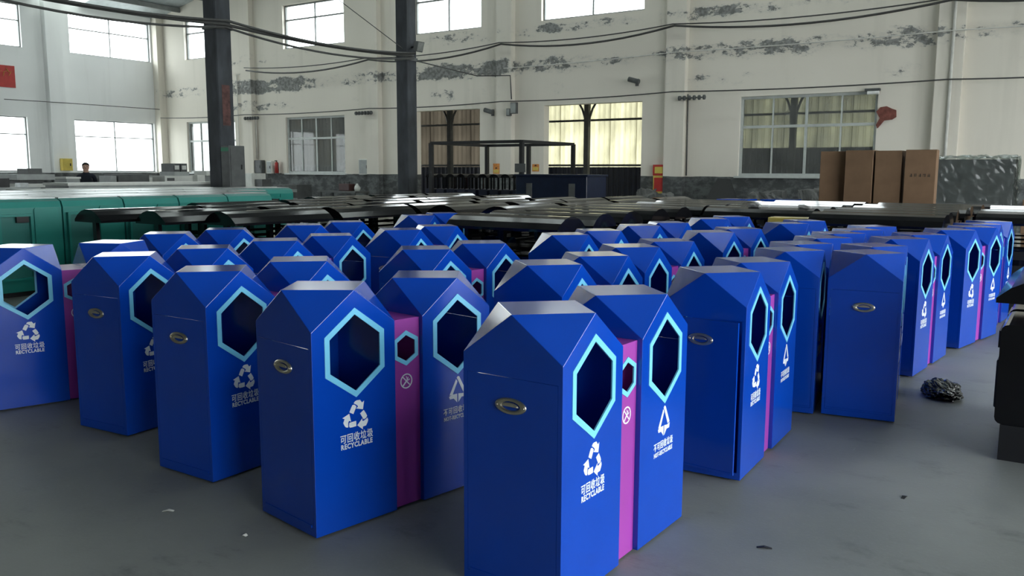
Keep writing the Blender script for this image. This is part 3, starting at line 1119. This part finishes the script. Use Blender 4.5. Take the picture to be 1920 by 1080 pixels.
cable('conduit', [(-27.75, YB - .04, 1.45), (-27.75, YB - .04, 5.2), (-28.05, YB - .04, 5.2), (-28.05, YB - .04, 1.45)], 0.018, 'pale hooped pipe on the wall between the corner window and pilaster', 0, M_PIPE, 'conduit')
for k, x in enumerate((-21.5, -27.35, -9.5)):
    pr_ = []
    for j in range(6):
        pr_ += [(.02, j * .14), (.065, j * .14 + .02), (.065, j * .14 + .07), (.02, j * .14 + .09)]
    o = MB().lathe(pr_, 10).build('insulator_string', M_GREYD)
    o.rotation_euler = (0, PI / 2, 0)
    o.location = (x, YB - .305, 3.48)
    tag(o, ['dark row of insulators under the wire beside the floodlight column', 'dark row of insulators on the pilaster near the corner', 'dark row of insulators on the pilaster beside the yellow-lit doorway'][k], 'insulator')
# floodlight on the second column
e = empty('floodlight', (-15.32, 18.26, 4.80))
MB().box(-0.18, 0.0, -0.02, 0.02, -0.02, 0.02).build('arm', M_BLACKM, e)
MB().prism([(-0.02, -0.10), (0.08, -0.14), (0.16, 0.12), (0.02, 0.14)], -0.13, 0.13).build('lamp_head', M_GREYD, e)
MB().prism([(0.083, -0.12), (0.092, -0.12), (0.165, 0.10), (0.155, 0.10)], -0.11, 0.11).build('lens', M_STEEL, e)
tag(e, 'small dark floodlight mounted on the grimy column', 'floodlight')

# things on the back wall
def wall_cam(x, z, lab):
    e_ = empty('security_camera', (x, YB - .005, z))
    MB().box(-0.05, 0.05, -0.02, 0.0, -0.12, 0.08).build('bracket', M_GREYD, e_)
    MB().tube([(0, -0.02, 0), (0, -0.18, 0.03)], 0.02, 8).build('arm', M_GREYD, e_)
    MB().tube([(-0.16, -0.22, 0.06), (0.16, -0.22, -0.03)], 0.07, 12).build('housing', M_GREYD, e_)
    tag(e_, lab, 'camera')


wall_cam(-15.85, 3.35, 'small wall camera beside the darker doorway')
wall_cam(-10.87, 4.02, 'small wall camera above the yellow-lit doorway')
for x, z, w, h, lab in ((-14.86, 3.42, .22, .34, 'grey junction box at the bottom of the cable drop'), (-15.05, 3.30, .14, .22, 'smaller junction box hanging beside the grey one')):
    e = empty('junction_box', (x, YB - .22, z))
    MB().box(-w / 2, w / 2, -.12, 0, -h / 2, h / 2).build('housing', M_GREYD, e, bevel=.01)
    MB().box(-w / 2 + .02, w / 2 - .02, -.13, -.12, -h / 2 + .02, h / 2 - .02).build('lid', M_GREY, e)
    tag(e, lab, 'junction box')
e = empty('wall_lamp', (-4.52, YB, 3.46))
MB().box(-.22, .12, -.14, 0, 0.0, .06).build('bracket', M_GREYD, e)
MB().tube([(-.16, -.1, -.04), (.10, -.1, -.04)], .045, 10).build('tube_lamp', mat('lamp_white', (0.9, 0.9, 0.88), .3), e)
tag(e, 'short white tube lamp at the corner of the barred window', 'lamp')
# broken patch showing raw brick
mb = MB()
pts = [(-.21, .10), (-.12, .20), (.02, .22), (.14, .16), (.24, .12), (.25, -.04), (.16, -.10), (-.02, -.12), (-.16, -.30), (-.20, -.22), (-.12, -.06)]
mb.prism(pts, -.035, -.001)
tag(mb.build('exposed_brick_patch', M_BRICK), 'red raw brick patch broken out of the plaster by the barred window', 'brick patch').location = (-4.26, YB, 2.87)
e = empty('poster_board', (-15.30 - .31, YB, 1.42))
for x, lab, pil in ((-15.36 - .2, 'small orange and yellow safety notice on pilaster beside the darker doorway', 0), (-14.24, 'small orange safety notice between pilaster and yellow-lit doorway', 1)):
    o = empty('safety_notice', (x, YB - (.22 if not pil else 0), 1.42 if not pil else 1.5))
    MB().box(-.12, .12, -.012, 0, 0, .32 - .1 * pil).build('board', M_ORANGE, o)
    MB().box(-.10, .10, -.015, -.012, .03, .13).build('yellow_field', M_YELLOW, o)
    MB().prism([(-.05, .16), (.05, .16), (0, .21)], -.015, -.012).build('warning_triangle', M_INK, o)
    tag(o, lab, 'notice', 'safety notices')
bpy.data.objects.remove(e)
e = empty('fire_hose_box', (-10.06, YB - .02, 0.9))
MB().box(-.17, .17, -.16, 0, 0, .5).build('cabinet', M_YELLOW, e)
MB().box(-.13, .13, -.18, -.16, .06, .44).build('door', M_RED, e)
MB().box(-.18, .18, -.17, 0, .5, .8).build('red_sign', M_RED, e)
MB().box(-.12, .12, -.178, -.17, .56, .74).build('yellow_field', M_YELLOW, e)
tag(e, 'red and yellow fire box on the wall beside the yellow-lit doorway', 'fire box')
for x, z0, w, h, m_, lab in ((-26.9, 1.39, .55, .5, M_GREYD, 'grey switch box on the wall left of the curtained window'), (-26.2, 1.38, .3, .48, M_OFFW, 'slim pale switch box next to the grey switch box'), (-21.27, 1.36, .48, .55, M_OFFW, 'pale grey distribution box on the wall below the pilaster')):
    e = empty('switch_box', (x, YB, z0))
    MB().box(-w / 2, w / 2, -.18, 0, 0, h).build('housing', m_, e, bevel=.01)
    MB().box(-w / 2 + .04, w / 2 - .04, -.19, -.18, .04, h - .04).build('door', M_GREYD if m_ is M_GREYD else M_GREY, e)
    MB().box(w / 2 - .1, w / 2 - .07, -.2, -.19, h * .4, h * .6).build('latch', M_BLACKM, e)
    tag(e, lab, 'switch box')
e = empty('fire_extinguisher', (-25.8, YB - .145, 1.40))
MB().lathe([(.0, 0), (.075, 0), (.075, .34), (.05, .40), (.02, .42), (.02, .45)], 14).build('cylinder', M_RED, e, smooth_=True)
MB().box(-.02, .02, -.08, .02, .45, .48).build('valve_lever', M_BLACKM, e)
MB().tube([(0, 0, .44), (.09, 0, .38), (.10, 0, .1)], .012, 6).build('hose', M_BLACKM, e)
MB().box(-.1, .1, .06, .14, -.03, .0).build('bracket', M_GREYD, e)
tag(e, 'red fire extinguisher bracketed on the wall beside the switch boxes', 'fire extinguisher')

# left wall: red banner, yellow box, paper
e = empty('red_banner', (XL + .02, 15.9, 4.46))
MB().box(0, .02, -.75, .70, 0, .78).build('cloth', M_RED, e)
for k, (y, z, a) in enumerate(((.35, .56, 20), (.45, .60, -50), (.30, .48, 75), (.15, .55, 10), (.05, .5, -40), (-.2, .55, 30), (-.3, .48, 80), (-.5, .55, -20), (.52, .50, 60))):
    d = (math.cos(R(a)) * .09, math.sin(R(a)) * .09)
    MB().obox((.022, y - d[0], z - d[1]), (.022, y + d[0], z + d[1]), .006, .05, (1, 0, 0)).build('lettering_stroke', M_YELLOW, e)
tag(e, 'red banner with worn yellow lettering on the wall of bright windows', 'banner')
e = empty('yellow_wall_box', (XL + .29, 18.1, 1.46))
MB().box(0, .2, -.2, .2, 0, .46).build('housing', M_YELLOW, e, bevel=.01)
MB().box(.2, .21, -.16, .16, .05, .41).build('door', M_YELLOW, e)
MB().box(.21, .22, .08, .12, .18, .28).build('latch', M_BLACKM, e)
tag(e, 'yellow box hung on the pilaster between bright windows', 'wall box')

# ------------------------------------------------------------------ cartons on the packing table
e = empty('packing_table', (-1.5, 15.3, 0))
MB().box(-2.6, 0.35, -0.55, 0.75, 0.93, 1.0).build('table_top', M_BLACKM, e)
for x in (-2.5, -1.2, 0.28):
    for y in (-.48, .68):
        MB().box(x - .04, x + .04, y - .04, y + .04, 0, .93).build('leg', M_BLACKM, e)
MB().box(-2.5, .28, -.5, -.46, .3, .36).build('stretcher', M_BLACKM, e)
tag(e, 'long dark steel packing table carrying the brown cartons', 'table')
for k, (x0, x1, y, a, h) in enumerate(((-3.86, -3.46, 15.22, 7, .85), (-3.43, -2.99, 15.08, -2, .86), (-2.96, -2.56, 15.08, 1, .85), (-2.50, -2.05, 15.05, 3, .86))):
    w = x1 - x0
    e = empty('carton', ((x0 + x1) / 2, y, 1.0), R(a))
    MB().box(-w / 2, w / 2, 0, .42, 0, h).build('box_body', M_CARD, e, bevel=.006)
    for s in (-1, 1):
        MB().box(-w / 2 + .004, w / 2 - .004, .21 + s * .105 - .102, .21 + s * .105 + .102, h, h + .006).build('top_flap', M_CARD, e)
    MB().box(-w / 2, w / 2, .185, .235, h + .006, h + .008).build('packing_tape', mat('packing_tape', (.30, .20, .11), .3), e)
    if k == 3:
        rnd = random.Random(3)
        for g in range(5):
            mb = MB()
            cx = -.13 + g * .065
            for s in range(5):
                zz = .46 + rnd.uniform(-.022, .022)
                if s % 2:
                    mb.box(cx - .02, cx + .02, -.002, 0, zz - .003, zz + .003)
                else:
                    xx = cx + rnd.uniform(-.016, .016)
                    mb.box(xx - .003, xx + .003, -.002, 0, .438, .486)
            mb.build('stamped_character', M_INK, e)
    tag(e, ['brown carton turned slightly, shaded side showing, at the window end of the cartons', 'plain tall brown carton second in the line on packing table', 'plain tall brown carton beside the one with stamped lettering',
            'tall brown carton with a dark line of stamped lettering'][k], 'carton', 'cartons on the packing table')
for k, (z0, h) in enumerate(((0, 1.05), (1.06, .72), (1.79, .42))):
    e = empty('carton', (-.86 + .02 * k, 17.3, z0), R(3 * k))
    MB().box(-.1, .6, 0, .5, 0, h).build('box_body', M_CARD, e, bevel=.006)
    MB().box(-.1, .6, .22, .28, h, h + .002).build('packing_tape', mat('packing_tape', (.30, .20, .11), .3), e)
    tag(e, ['lowest brown carton stacked beside the film-wrapped load', 'middle brown carton stacked beside the film-wrapped load', 'topmost brown carton stacked beside the film-wrapped load'][k], 'carton')
e = empty('carton', (-2.75, 9.62, 0), R(4))
MB().box(-.23, .24, 0, .3, 0, 1.0).build('box_body', M_YELLOW, e, bevel=.005)
MB().box(-.23, .24, .13, .18, 1.0, 1.002).build('packing_tape', mat('packing_tape', (.30, .20, .11), .3), e)
tag(e, 'tall yellow carton standing behind the blue bins', 'carton')


# film-wrapped load, rags
def crumple(nx, ny, nz, x0, x1, y0, y1, z0, z1, amp, seed, sc=2.6):
    bm = bmesh.new()
    bmesh.ops.create_cube(bm, size=1.0)
    bmesh.ops.subdivide_edges(bm, edges=bm.edges[:], cuts=nx, use_grid_fill=True)
    for v in bm.verts:
        p = Vector((x0 + (v.co.x + .5) * (x1 - x0), y0 + (v.co.y + .5) * (y1 - y0), z0 + (v.co.z + .5) * (z1 - z0)))
        q = p * sc + Vector((seed, seed * 1.7, 0))
        n = mnoise.noise_vector(q) + 0.6 * mnoise.noise_vector(q * 2.7) + .35 * mnoise.noise_vector(q * 6)
        p += n * amp
        p.z = max(p.z, z0)
        v.co = p
    return bm


for k, (x, y) in enumerate(((-3.36, 10.3), (-2.76, 10.32))):
    bm = crumple(4, 0, 0, -.07, .06, -.04, .05, 1.083, 1.125 - .01 * k, .02, 2.0 + k, 9)
    me = bpy.data.meshes.new('rag')
    bm.to_mesh(me)
    bm.free()
    me.materials.append(M_CLOTH)
    o = link('crumpled_rag', me)
    o.location = (x, y, 0)
    tag(o, ['crumpled grey rag on a black canopy farther from the yellow carton', 'crumpled grey rag on a black canopy right behind the yellow carton'][k], 'rag')
e = empty('film_wrapped_load', (-1.72, 17.2, 0))
MB().box(-.62, .60, 0, .95, .12, 1.74).build('load', M_GREYD, e)
MB().box(-.66, .62, -.03, .98, 0, .12).build('pallet', mat('pallet_wood', (.22, .15, .09), .8), e)
bm = crumple(22, 0, 0, -.66, .64, -.07, 1.02, .13, 1.79, .06, 4.0, 4.2)
me = bpy.data.meshes.new('film')
bm.to_mesh(me)
bm.free()
me.materials.append(M_FILM)
link('wrapping_film', me, e)
tag(e, 'dark load wrapped in crumpled clear plastic film beside the brown cartons', 'wrapped load')

# crumpled black bag on the floor
bm = bmesh.new()
bmesh.ops.create_icosphere(bm, subdivisions=5, radius=1.0)
for v in bm.verts:
    d = v.co.normalized()
    ridge = sum(abs(mnoise.noise(d * f_ + Vector((f_, 3, 9)))) / (i + 1.4) for i, f_ in enumerate((1.2, 2.5, 4.8, 9)))
    r = 0.78 + 0.42 * ridge
    p = d * r
    v.co = Vector((p.x * .13, p.y * .175, (p.z + .55) * .055))
    if v.co.z < 0.002:
        v.co.z = 0.002 + 0.002 * abs(p.x)
    v.co.z *= 1.0 + .5 * math.exp(-((v.co.y - .03) ** 2) / .006)
me = bpy.data.meshes.new('crumpled_bag')
bm.to_mesh(me)
bm.free()
me.materials.append(M_BAG)
o = link('crumpled_bag', me)
o.location = (-.73, 6.47 - 0.15, 0)
o.rotation_euler = (0, 0, R(30))
tag(o, 'crumpled black plastic bag lying on the concrete floor of the aisle', 'plastic bag')

# ------------------------------------------------------------------ dark stock in front of the doorways
def make_tall():
    root = empty('tall_black_bin')
    MB().prism(rounded(.24, 0.05, 1.05, .02), 0, .34).build('body', M_NAVY, root)
    MB().box(-.1, .1, .03, .31, 0, .05).build('plinth', M_BLACKM, root)
    for s in (-1, 1):
        MB().box(s * .10 - .015, s * .10 + .015, .02, .05, 1.05, 1.36).build('post', M_BLACK, root)
    MB().prism([(.13 * math.cos(PI * k / 8), 1.34 + .09 * math.sin(PI * k / 8)) for k in range(9)], -.01, .36).build('rounded_hood', M_BLACK, root, smooth_=False)
    return root


ptb = make_tall()
tag(ptb, '', 'litter bin', 'tall black bins in front of the doorways')
k = 0
for r_ in range(2):
    for j in range(9):
        o = ptb if k == 0 else copy_tree(ptb)
        o.location = (-14.3 + j * .34 + .14 * r_, 17.5 + .6 * r_, 0)
        o.rotation_euler = (0, 0, R(random.uniform(-3, 3)))
        o['label'] = ['tall narrow black bin with rounded hood, in the outer line before the darker doorway',
                      'tall narrow black bin with rounded hood, in the line nearer the darker doorway'][r_]
        k += 1
e = empty('dark_steel_container', (-9.4, 15.6, 0))
MB().box(-.95, .80, 0, .85, .08, 1.40).build('body', M_NAVY, e, bevel=.01)
MB().box(-.98, .83, -.03, .88, 1.40, 1.44).build('lid', M_NAVY, e)
MB().box(-.9, .75, .05, .8, 0, .08).build('plinth', M_BLACKM, e)
for x in (-.6, .45):
    MB().box(x - .07, x + .07, -.02, 0, .9, 1.25).build('side_plate', M_GREYD, e)
tag(e, 'long dark navy steel container with flat lid before the yellow-lit doorway', 'container')
e = empty('steel_rack_frame', (-11.05, 16.9, 0))
x0, x1, y0, y1, zt = -2.7, 0.0, 0.0, 2.4, 2.19
for x, y in ((x0, y0), (x1, y0), (x0, y1), (x1, y1), (-1.35, y1)):
    MB().box(x - .045, x + .045, y - .045, y + .045, 0, zt).build('post', M_BLACKM, e)
for a, b in (((x0, y0), (x1, y0)), ((x0, y1), (x1, y1)), ((x0, y0), (x0, y1)), ((x1, y0), (x1, y1))):
    MB().obox((a[0], a[1], zt), (b[0], b[1], zt), .07, .07).build('top_rail', M_BLACKM, e)
MB().box(-.14, .14, -.08, -.045, 1.48, 1.68).build('switch_plate', M_GREYD, e)
tag(e, 'open black steel tube frame standing between the two doorways', 'frame')

# scrap and sheets leaning by the barred window
e = empty('leaning_steel_plate', (-8.0, 21.6, 0))
MB().add([(-.7, -.3, 0), (.9, -.3, 0), (.1, .55, 1.32), (-.25, .55, 1.34), (-.7, -.32, 0), (.9, -.32, 0), (.1, .53, 1.32), (-.25, .53, 1.34)],
         [(0, 1, 2, 3), (7, 6, 5, 4), (0, 4, 5, 1), (1, 5, 6, 2), (2, 6, 7, 3), (3, 7, 4, 0)]).build('plate', M_BLACKM, e)
MB().obox((-.72, -.3, .03), (.92, -.3, .03), .06, .05).build('edge_flange', M_GREYD, e)
tag(e, 'dark pointed steel plate leaning on the wall beside the barred window', 'steel plate')
for k, (x, y, s, sd) in enumerate(((-9.3, 20.6, (.75, .5, .92), 1), (-6.6, 21.2, (.8, .5, 1.0), 2), (-5.5, 21.2, (.55, .5, 1.08), 3), (-10.1, 21.7, (.5, .4, 1.0), 5))):
    bm = crumple(10, 0, 0, -s[0] / 2, s[0] / 2, -s[1] / 2, s[1] / 2, 0, s[2], .10, sd * 3.1, 2.2)
    me = bpy.data.meshes.new('sack')
    bm.to_mesh(me)
    bm.free()
    me.materials.append(mat('grey_sackcloth', (.13, .135, .13), .7))
    o = link('covered_heap', me)
    o.location = (x, y, 0)
    tag(o, ['low grey covered heap beside the leaning steel plate', 'wide grey covered heap below the barred window', 'narrow grey covered heap under the end of the barred window', 'small grey covered heap beneath the red fire box'][k], 'heap')
for k, (x, y) in enumerate(((-5.3, 15.2), (-4.6, 15.5))):
    e = empty('blue_panel_stack', (x, y, 0))
    MB().box(-.32, .32, -.3, .3, 0, .85).build('trestle', M_BLACKM, e)
    for j in range(4):
        MB().box(-.3 + .01 * j, .3, -.28, .28 - .01 * j, .85 + j * .045, .888 + j * .045).build('panel', M_BLUE, e)
    tag(e, ['stack of blue panels farther from the brown cartons', 'stack of blue panels closer to the brown cartons'][k], 'panel stack')

# table, stools and trolley near the curtained window
e = empty('work_bench', (-21.2, 21.3, 0))
MB().box(-.9, .9, -.35, .35, .76, .82).build('bench_top', M_GREYD, e)
for sx in (-.8, .8):
    for sy in (-.28, .28):
        MB().box(sx - .03, sx + .03, sy - .03, sy + .03, 0, .76).build('leg', M_GREYD, e)
tag(e, 'dark work bench against the wainscot below the distribution box', 'bench')
e = empty('tool_box', (-21.0, 21.3, .82))
MB().box(-.28, .22, -.15, .15, 0, .24).build('case', mat('dark_maroon', (.06, .02, .02), .5), e, bevel=.02)
MB().tube([(-.15, 0, .24), (-.15, 0, .31), (.1, 0, .31), (.1, 0, .24)], .015, 6).build('handle', M_BLACKM, e)
tag(e, 'dark maroon tool case on the work bench', 'tool case')
e = empty('white_jug', (-20.5, 21.25, .82))
MB().lathe([(.09, 0), (.10, .1), (.08, .17), (.04, .21), (.04, .25)], 12).build('jug_body', M_OFFW, e, smooth_=True)
MB().tube([(.09, 0, .14), (.14, 0, .12), (.13, 0, .05), (.09, 0, .04)], .012, 6).build('handle', M_OFFW, e)
tag(e, 'small white jug on the end of the work bench', 'jug')
for k, x in enumerate((-19.75, -19.35)):
    e = empty('steel_stool', (x, 20.9, 0))
    MB().lathe([(.15, .62), (.16, .64), (.16, .67), (.15, .68)], 16).build('seat', M_GREYD, e)
    for a in range(4):
        c, s = math.cos(PI / 4 + a * PI / 2), math.sin(PI / 4 + a * PI / 2)
        MB().tube([(.10 * c, .10 * s, .62), (.19 * c, .19 * s, 0)], .014, 6).build('leg', M_STEEL, e)
    tag(e, ['steel stool nearer the work bench', 'steel stool nearer the floodlight column'][k], 'stool')
e = empty('hand_trolley', (-25.2, 21.0, 0))
MB().box(-.3, .3, -.2, .2, .95, 1.02).build('tray', M_OFFW, e)
for sx in (-.25, .25):
    for sy in (-.15, .15):
        MB().box(sx - .02, sx + .02, sy - .02, sy + .02, 0, .95).build('leg', M_OFFW, e)
MB().tube([(-.3, 0, 1.0), (-.7, 0, 1.3)], .02, 6).build('push_bar', M_OFFW, e)
MB().box(-.28, .28, -.18, .18, .4, .44).build('shelf', M_OFFW, e)
tag(e, 'pale trolley with slanted push bar before the switch boxes', 'trolley')
e = empty('grey_crate', (-23.6, 21.2, 0))
MB().box(-.6, .6, -.35, .35, 0, 1.0).build('crate_body', M_GREYD, e)
for z in (.2, .5, .8):
    MB().box(-.62, .62, -.38, -.35, z - .05, z + .05).build('slat', M_GREY, e)
tag(e, 'dark grey slatted crate under the curtained window', 'crate')
for k, (x, y, w, h, m_) in enumerate(((-26.8, 19.6, 1.0, 1.15, M_NAVY), (-25.9, 19.2, .7, .98, M_GREYD), (-27.9, 20.6, .9, 1.2, M_GREYD))):
    e = empty('motor_unit', (x, y, 0))
    MB().box(-w / 2, w / 2, -.3, .3, 0, h * .72).build('housing', m_, e, bevel=.02)
    MB().tube([(-w * .35, 0, h * .84), (w * .35, 0, h * .84)], h * .13, 12).build('motor', m_, e)
    MB().box(-w * .4, -w * .2, -.1, .1, h * .95, h * 1.05).build('terminal_box', M_YELLOW if k == 0 else M_GREY, e)
    tag(e, ['navy motor unit with yellow terminal box beyond the cabinet column', 'low dark motor unit beside the navy one', 'dark motor unit at the corner pilaster'][k], 'machine')

# ------------------------------------------------------------------ machines and benches toward the bright windows
def bench(x, y, w, l, z, lab):
    e_ = empty('assembly_bench', (x, y, 0))
    MB().box(-w / 2, w / 2, -l / 2, l / 2, z - .05, z).build('bench_top', M_OFFW, e_)
    MB().box(-w / 2 + .03, w / 2 - .03, -l / 2 + .03, l / 2 - .03, z - .16, z - .05).build('apron', M_GREY, e_)
    for sx in (-1, 1):
        for t in (-1, 0, 1):
            MB().box(sx * (w / 2 - .06) - .03, sx * (w / 2 - .06) + .03, t * (l / 2 - .08) - .03, t * (l / 2 - .08) + .03, 0, z - .16).build('leg', M_GREY, e_)
    tag(e_, lab, 'bench')


bench(-16.6, 10.7, .9, 3.5, 1.245, 'long pale assembly bench just beyond the teal cabinets')
bench(-15.25, 9.4, .9, 3.6, 1.16, 'pale steel bench hard against the last row of teal cabinets')


def machine(x, y, lab, parts, rz=0):
    e_ = empty('workshop_machine', (x, y, 0), rz)
    for (nm, x0, x1, y0, y1, z0, z1, m_) in parts:
        MB().box(x0, x1, y0, y1, z0, z1).build(nm, m_, e_)
    tag(e_, lab, 'machine')


machine(-19.2, 9.7, 'pale stacked machine table near the far end of the teal rows', (
    ('pedestal', -.3, .3, -.3, .3, 0, .9, M_GREY), ('lower_slab', -.45, .45, -.35, .35, .9, 1.0, M_OFFW), ('neck', -.2, .2, -.2, .2, 1.0, 1.12, M_GREYD), ('middle_slab', -.5, .5, -.4, .4, 1.12, 1.2, M_OFFW),
    ('upper_neck', -.3, .3, -.25, .25, 1.2, 1.28, M_GREYD), ('upper_slab', -.48, .48, -.4, .4, 1.28, 1.4, M_GREY), ('tool_head', -.1, .35, -.1, .2, 1.4, 1.52, M_GREYD)))
machine(-19.0, 10.52, 'grey cabinet machine standing beside the person', (('cabinet', -.25, .25, -.15, .15, 0, 1.30, M_GREY), ('top_cover', -.27, .27, -.17, .17, 1.3, 1.34, M_OFFW), ('control_panel', .25, .27, -.1, .1, 1.0, 1.2, M_GREYD)))
machine(-19.3, 12.15, 'wide dark grey machine bed under the bright window', (('bed', -.4, .4, -.42, .42, 0, 1.15, M_GREYD), ('slide', -.3, .3, -.40, .40, 1.15, 1.40, M_GREYD), ('tail_block', -.25, .25, .42, .52, 0, 1.32, M_OFFW), ('head_block', -.25, .25, -.55, -.42, 0, 1.36, M_GREY)))
machine(-19.0, 13.12, 'pale press with two glazed control boxes on top', (('base', -.4, .4, -.42, .36, 0, 1.36, M_OFFW), ('ram_housing', -.3, .3, -.08, .34, 1.36, 1.46, M_GREY),
        ('control_box', -.25, .25, -.06, .12, 1.46, 1.66, M_GREYD), ('control_box', -.25, .25, .14, .32, 1.46, 1.66, M_GREYD), ('dial_plate', .4, .41, -.36, -.16, 1.24, 1.31, M_GREYD), ('window_glass', .25, .26, -.03, .09, 1.51, 1.61, M_OFFW), ('window_glass', .25, .26, .17, .29, 1.51, 1.61, M_OFFW)))
machine(-19.0, 14.15, 'pale drilling machine near the corner of the hall', (('base', -.4, .4, -.5, .45, 0, 1.14, M_OFFW), ('column', -.1, .1, -.1, .1, 1.14, 1.36, M_GREY), ('drill_head', -.25, .25, -.15, .3, 1.36, 1.48, M_OFFW), ('work_table', -.35, .35, -.5, .45, 1.14, 1.2, M_GREYD), ('spindle_box', -.1, .25, -.42, -.2, 1.2, 1.38, M_OFFW)))
machine(-24.0, 19.8, 'pale cabinet machine against the corner window', (('base', -.8, .8, -.35, .35, 0, .95, M_OFFW), ('upper_cover', -.5, .3, -.3, .3, .95, 1.4, M_OFFW), ('motor', .35, .7, -.2, .2, .95, 1.2, M_GREYD)))
machine(-17.3, 7.9, 'low dark rack of small parts behind the teal cabinets', (('rack', -.3, .3, -.9, .9, 0, 1.1, M_GREYD), ('tray', -.35, .35, -.95, .95, 1.1, 1.16, M_GREY), ('part', -.1, .1, -.6, -.4, 1.16, 1.3, M_BLACKM), ('part', -.2, .0, -.1, .1, 1.16, 1.26, M_OFFW), ('part', -.1, .1, .3, .5, 1.16, 1.33, M_BLACKM), ('part', 0, .2, .65, .8, 1.16, 1.24, M_STEEL)))

# ------------------------------------------------------------------ the person by the window
def person(loc, rz):
    root = empty('person', loc, rz)
    V, E_, RAD = [], [], []

    def add(p, r, par=None):
        V.append(p)
        RAD.append(r if isinstance(r, tuple) else (r, r))
        if par is not None:
            E_.append((par, len(V) - 1))
        return len(V) - 1
    pel = add((0, 0, .90), (.15, .11))
    waist = add((0, .0, 1.05), (.145, .105), pel)
    chest = add((0, .01, 1.24), (.165, .12), waist)
    sh = add((0, .01, 1.36), (.12, .09), chest)
    neck = add((0, 0, 1.43), .055, sh)
    h0 = add((0, -.015, 1.49), (.062, .068), neck)
    h1 = add((0, -.01, 1.57), (.075, .088), h0)
    add((0, 0, 1.63), (.062, .07), h1)
    add((0, -.105, 1.545), .014, h1)      # nose
    for s in (-1, 1):
        add((s * .085, .01, 1.55), .016, h1)   # ears
        a = add((s * .17, .01, 1.35), .062, sh)
        b = add((s * .23, .03, 1.08), .048, a)
        w_ = add((s * .22, -.10, .86), .033, b)
        pm = add((s * .22, -.13, .80), (.036, .022), w_)
        for j, (dx, ln) in enumerate(((-.028, .07), (-.01, .085), (.01, .08), (.028, .062))):
            k1 = add((s * .22 + dx, -.145, .755), .010, pm)
            k2 = add((s * .22 + dx, -.145, .755 - ln * .5), .009, k1)
            add((s * .22 + dx, -.13, .755 - ln), .008, k2)
        t1 = add((s * .22 - s * .045, -.15, .79), .010, pm)
        add((s * .22 - s * .05, -.165, .755), .009, t1)
        hp = add((s * .09, 0, .84), .092, pel)
        kn = add((s * .10, -.02, .48), .062, hp)
        an = add((s * .10, .02, .09), .042, kn)
        ft = add((s * .11, -.06, .045), (.045, .04), an)
        add((s * .115, -.16, .035), (.042, .03), ft)
    me = bpy.data.meshes.new('body')
    me.from_pydata(V, E_, [])
    tmp = bpy.data.objects.new('tmp_body', me)
    col.objects.link(tmp)
    md = tmp.modifiers.new('skin', 'SKIN')
    md.use_smooth_shade = True
    sk = me.skin_vertices[0].data
    for i, r in enumerate(RAD):
        sk[i].radius = r
        sk[i].use_root = i == 0
    sb = tmp.modifiers.new('sub', 'SUBSURF')
    sb.levels = 2
    sb.render_levels = 2
    dg = bpy.context.evaluated_depsgraph_get()
    bm_ = bpy.data.meshes.new_from_object(tmp.evaluated_get(dg))
    bpy.data.objects.remove(tmp)
    bm_.materials.clear()
    for m_ in (M_SKIN, M_SWEATER, M_TROUSER):
        bm_.materials.append(m_)
    for p in bm_.polygons:
        z, x = p.center.z, abs(p.center.x)
        p.use_smooth = True
        if z > 1.44 or (x > .15 and p.center.z < .85 and p.center.y < -.07 and z > .6):
            p.material_index = 0
        elif z > .90 or (x > .165 and z > .8):
            p.material_index = 1
        else:
            p.material_index = 2
    link('body', bm_, root)
    bm2 = bmesh.new()
    bmesh.ops.create_icosphere(bm2, subdivisions=3, radius=1)
    for v in bm2.verts:
        v.co = Vector((v.co.x * .088, .018 + v.co.y * .098, 1.60 + v.co.z * .082))
    bmesh.ops.delete(bm2, geom=[v for v in bm2.verts if v.co.y < -.045 and v.co.z < 1.625 or v.co.z < 1.555], context='VERTS')
    hm = bpy.data.meshes.new('hair')
    bm2.to_mesh(hm)
    bm2.free()
    hm.materials.append(M_HAIR)
    link('hair', hm, root)
    for s in (-1, 1):
        MB().lathe([(0.0, -.008), (.009, -.004), (.009, .004), (0, .008)], 8).build('eye', M_HAIR, root).location = (s * .03, -.092, 1.575)
    return root


pr = person((-20.7, 11.95, 0.0), R(60))
tag(pr, 'person in a dark sweater standing behind the pale bench by the bright window', 'person')

# ------------------------------------------------------------------ litter on the floor
for k, (x, y, a, l_, m_, nm, lab) in enumerate(((-3.29, 2.18, 35, .05, M_OFFW, 'paper_scrap', 'tiny white paper scrap on the floor before the open-floor row'),
                                              (-.61, 4.21, 80, .05, M_BLACKM, 'plastic_scrap', 'tiny dark scrap on the bare floor of the aisle'),
                                              (-0.98, 3.30, 20, .06, M_BLACKM, 'plastic_scrap', 'small dark scrap on the floor in front of the ajar-door bin'),
                                              (-2.8, 2.2, 10, .02, M_OFFW, 'paper_scrap', 'tiny pale crumb of paper beside the open-floor row'))):
    mb = MB()
    mb.add([(-l_ / 2, -.008, .001), (0, -.010, .008), (l_ / 2, -.006, .001), (l_ / 2, .008, .001), (0, .010, .007), (-l_ / 2, .007, .001),
            (-l_ / 2, -.008, .0), (0, -.010, .006), (l_ / 2, -.006, .0), (l_ / 2, .008, .0), (0, .010, .005), (-l_ / 2, .007, .0)],
           [(0, 1, 4, 5), (1, 2, 3, 4), (11, 10, 7, 6), (10, 9, 8, 7), (0, 6, 7, 1), (1, 7, 8, 2), (2, 8, 9, 3), (3, 9, 10, 4), (4, 10, 11, 5), (5, 11, 6, 0)])
    o = mb.build(nm, m_)
    o.location = (x, y, 0)
    o.rotation_euler = (0, 0, R(a))
    tag(o, lab, 'scrap')
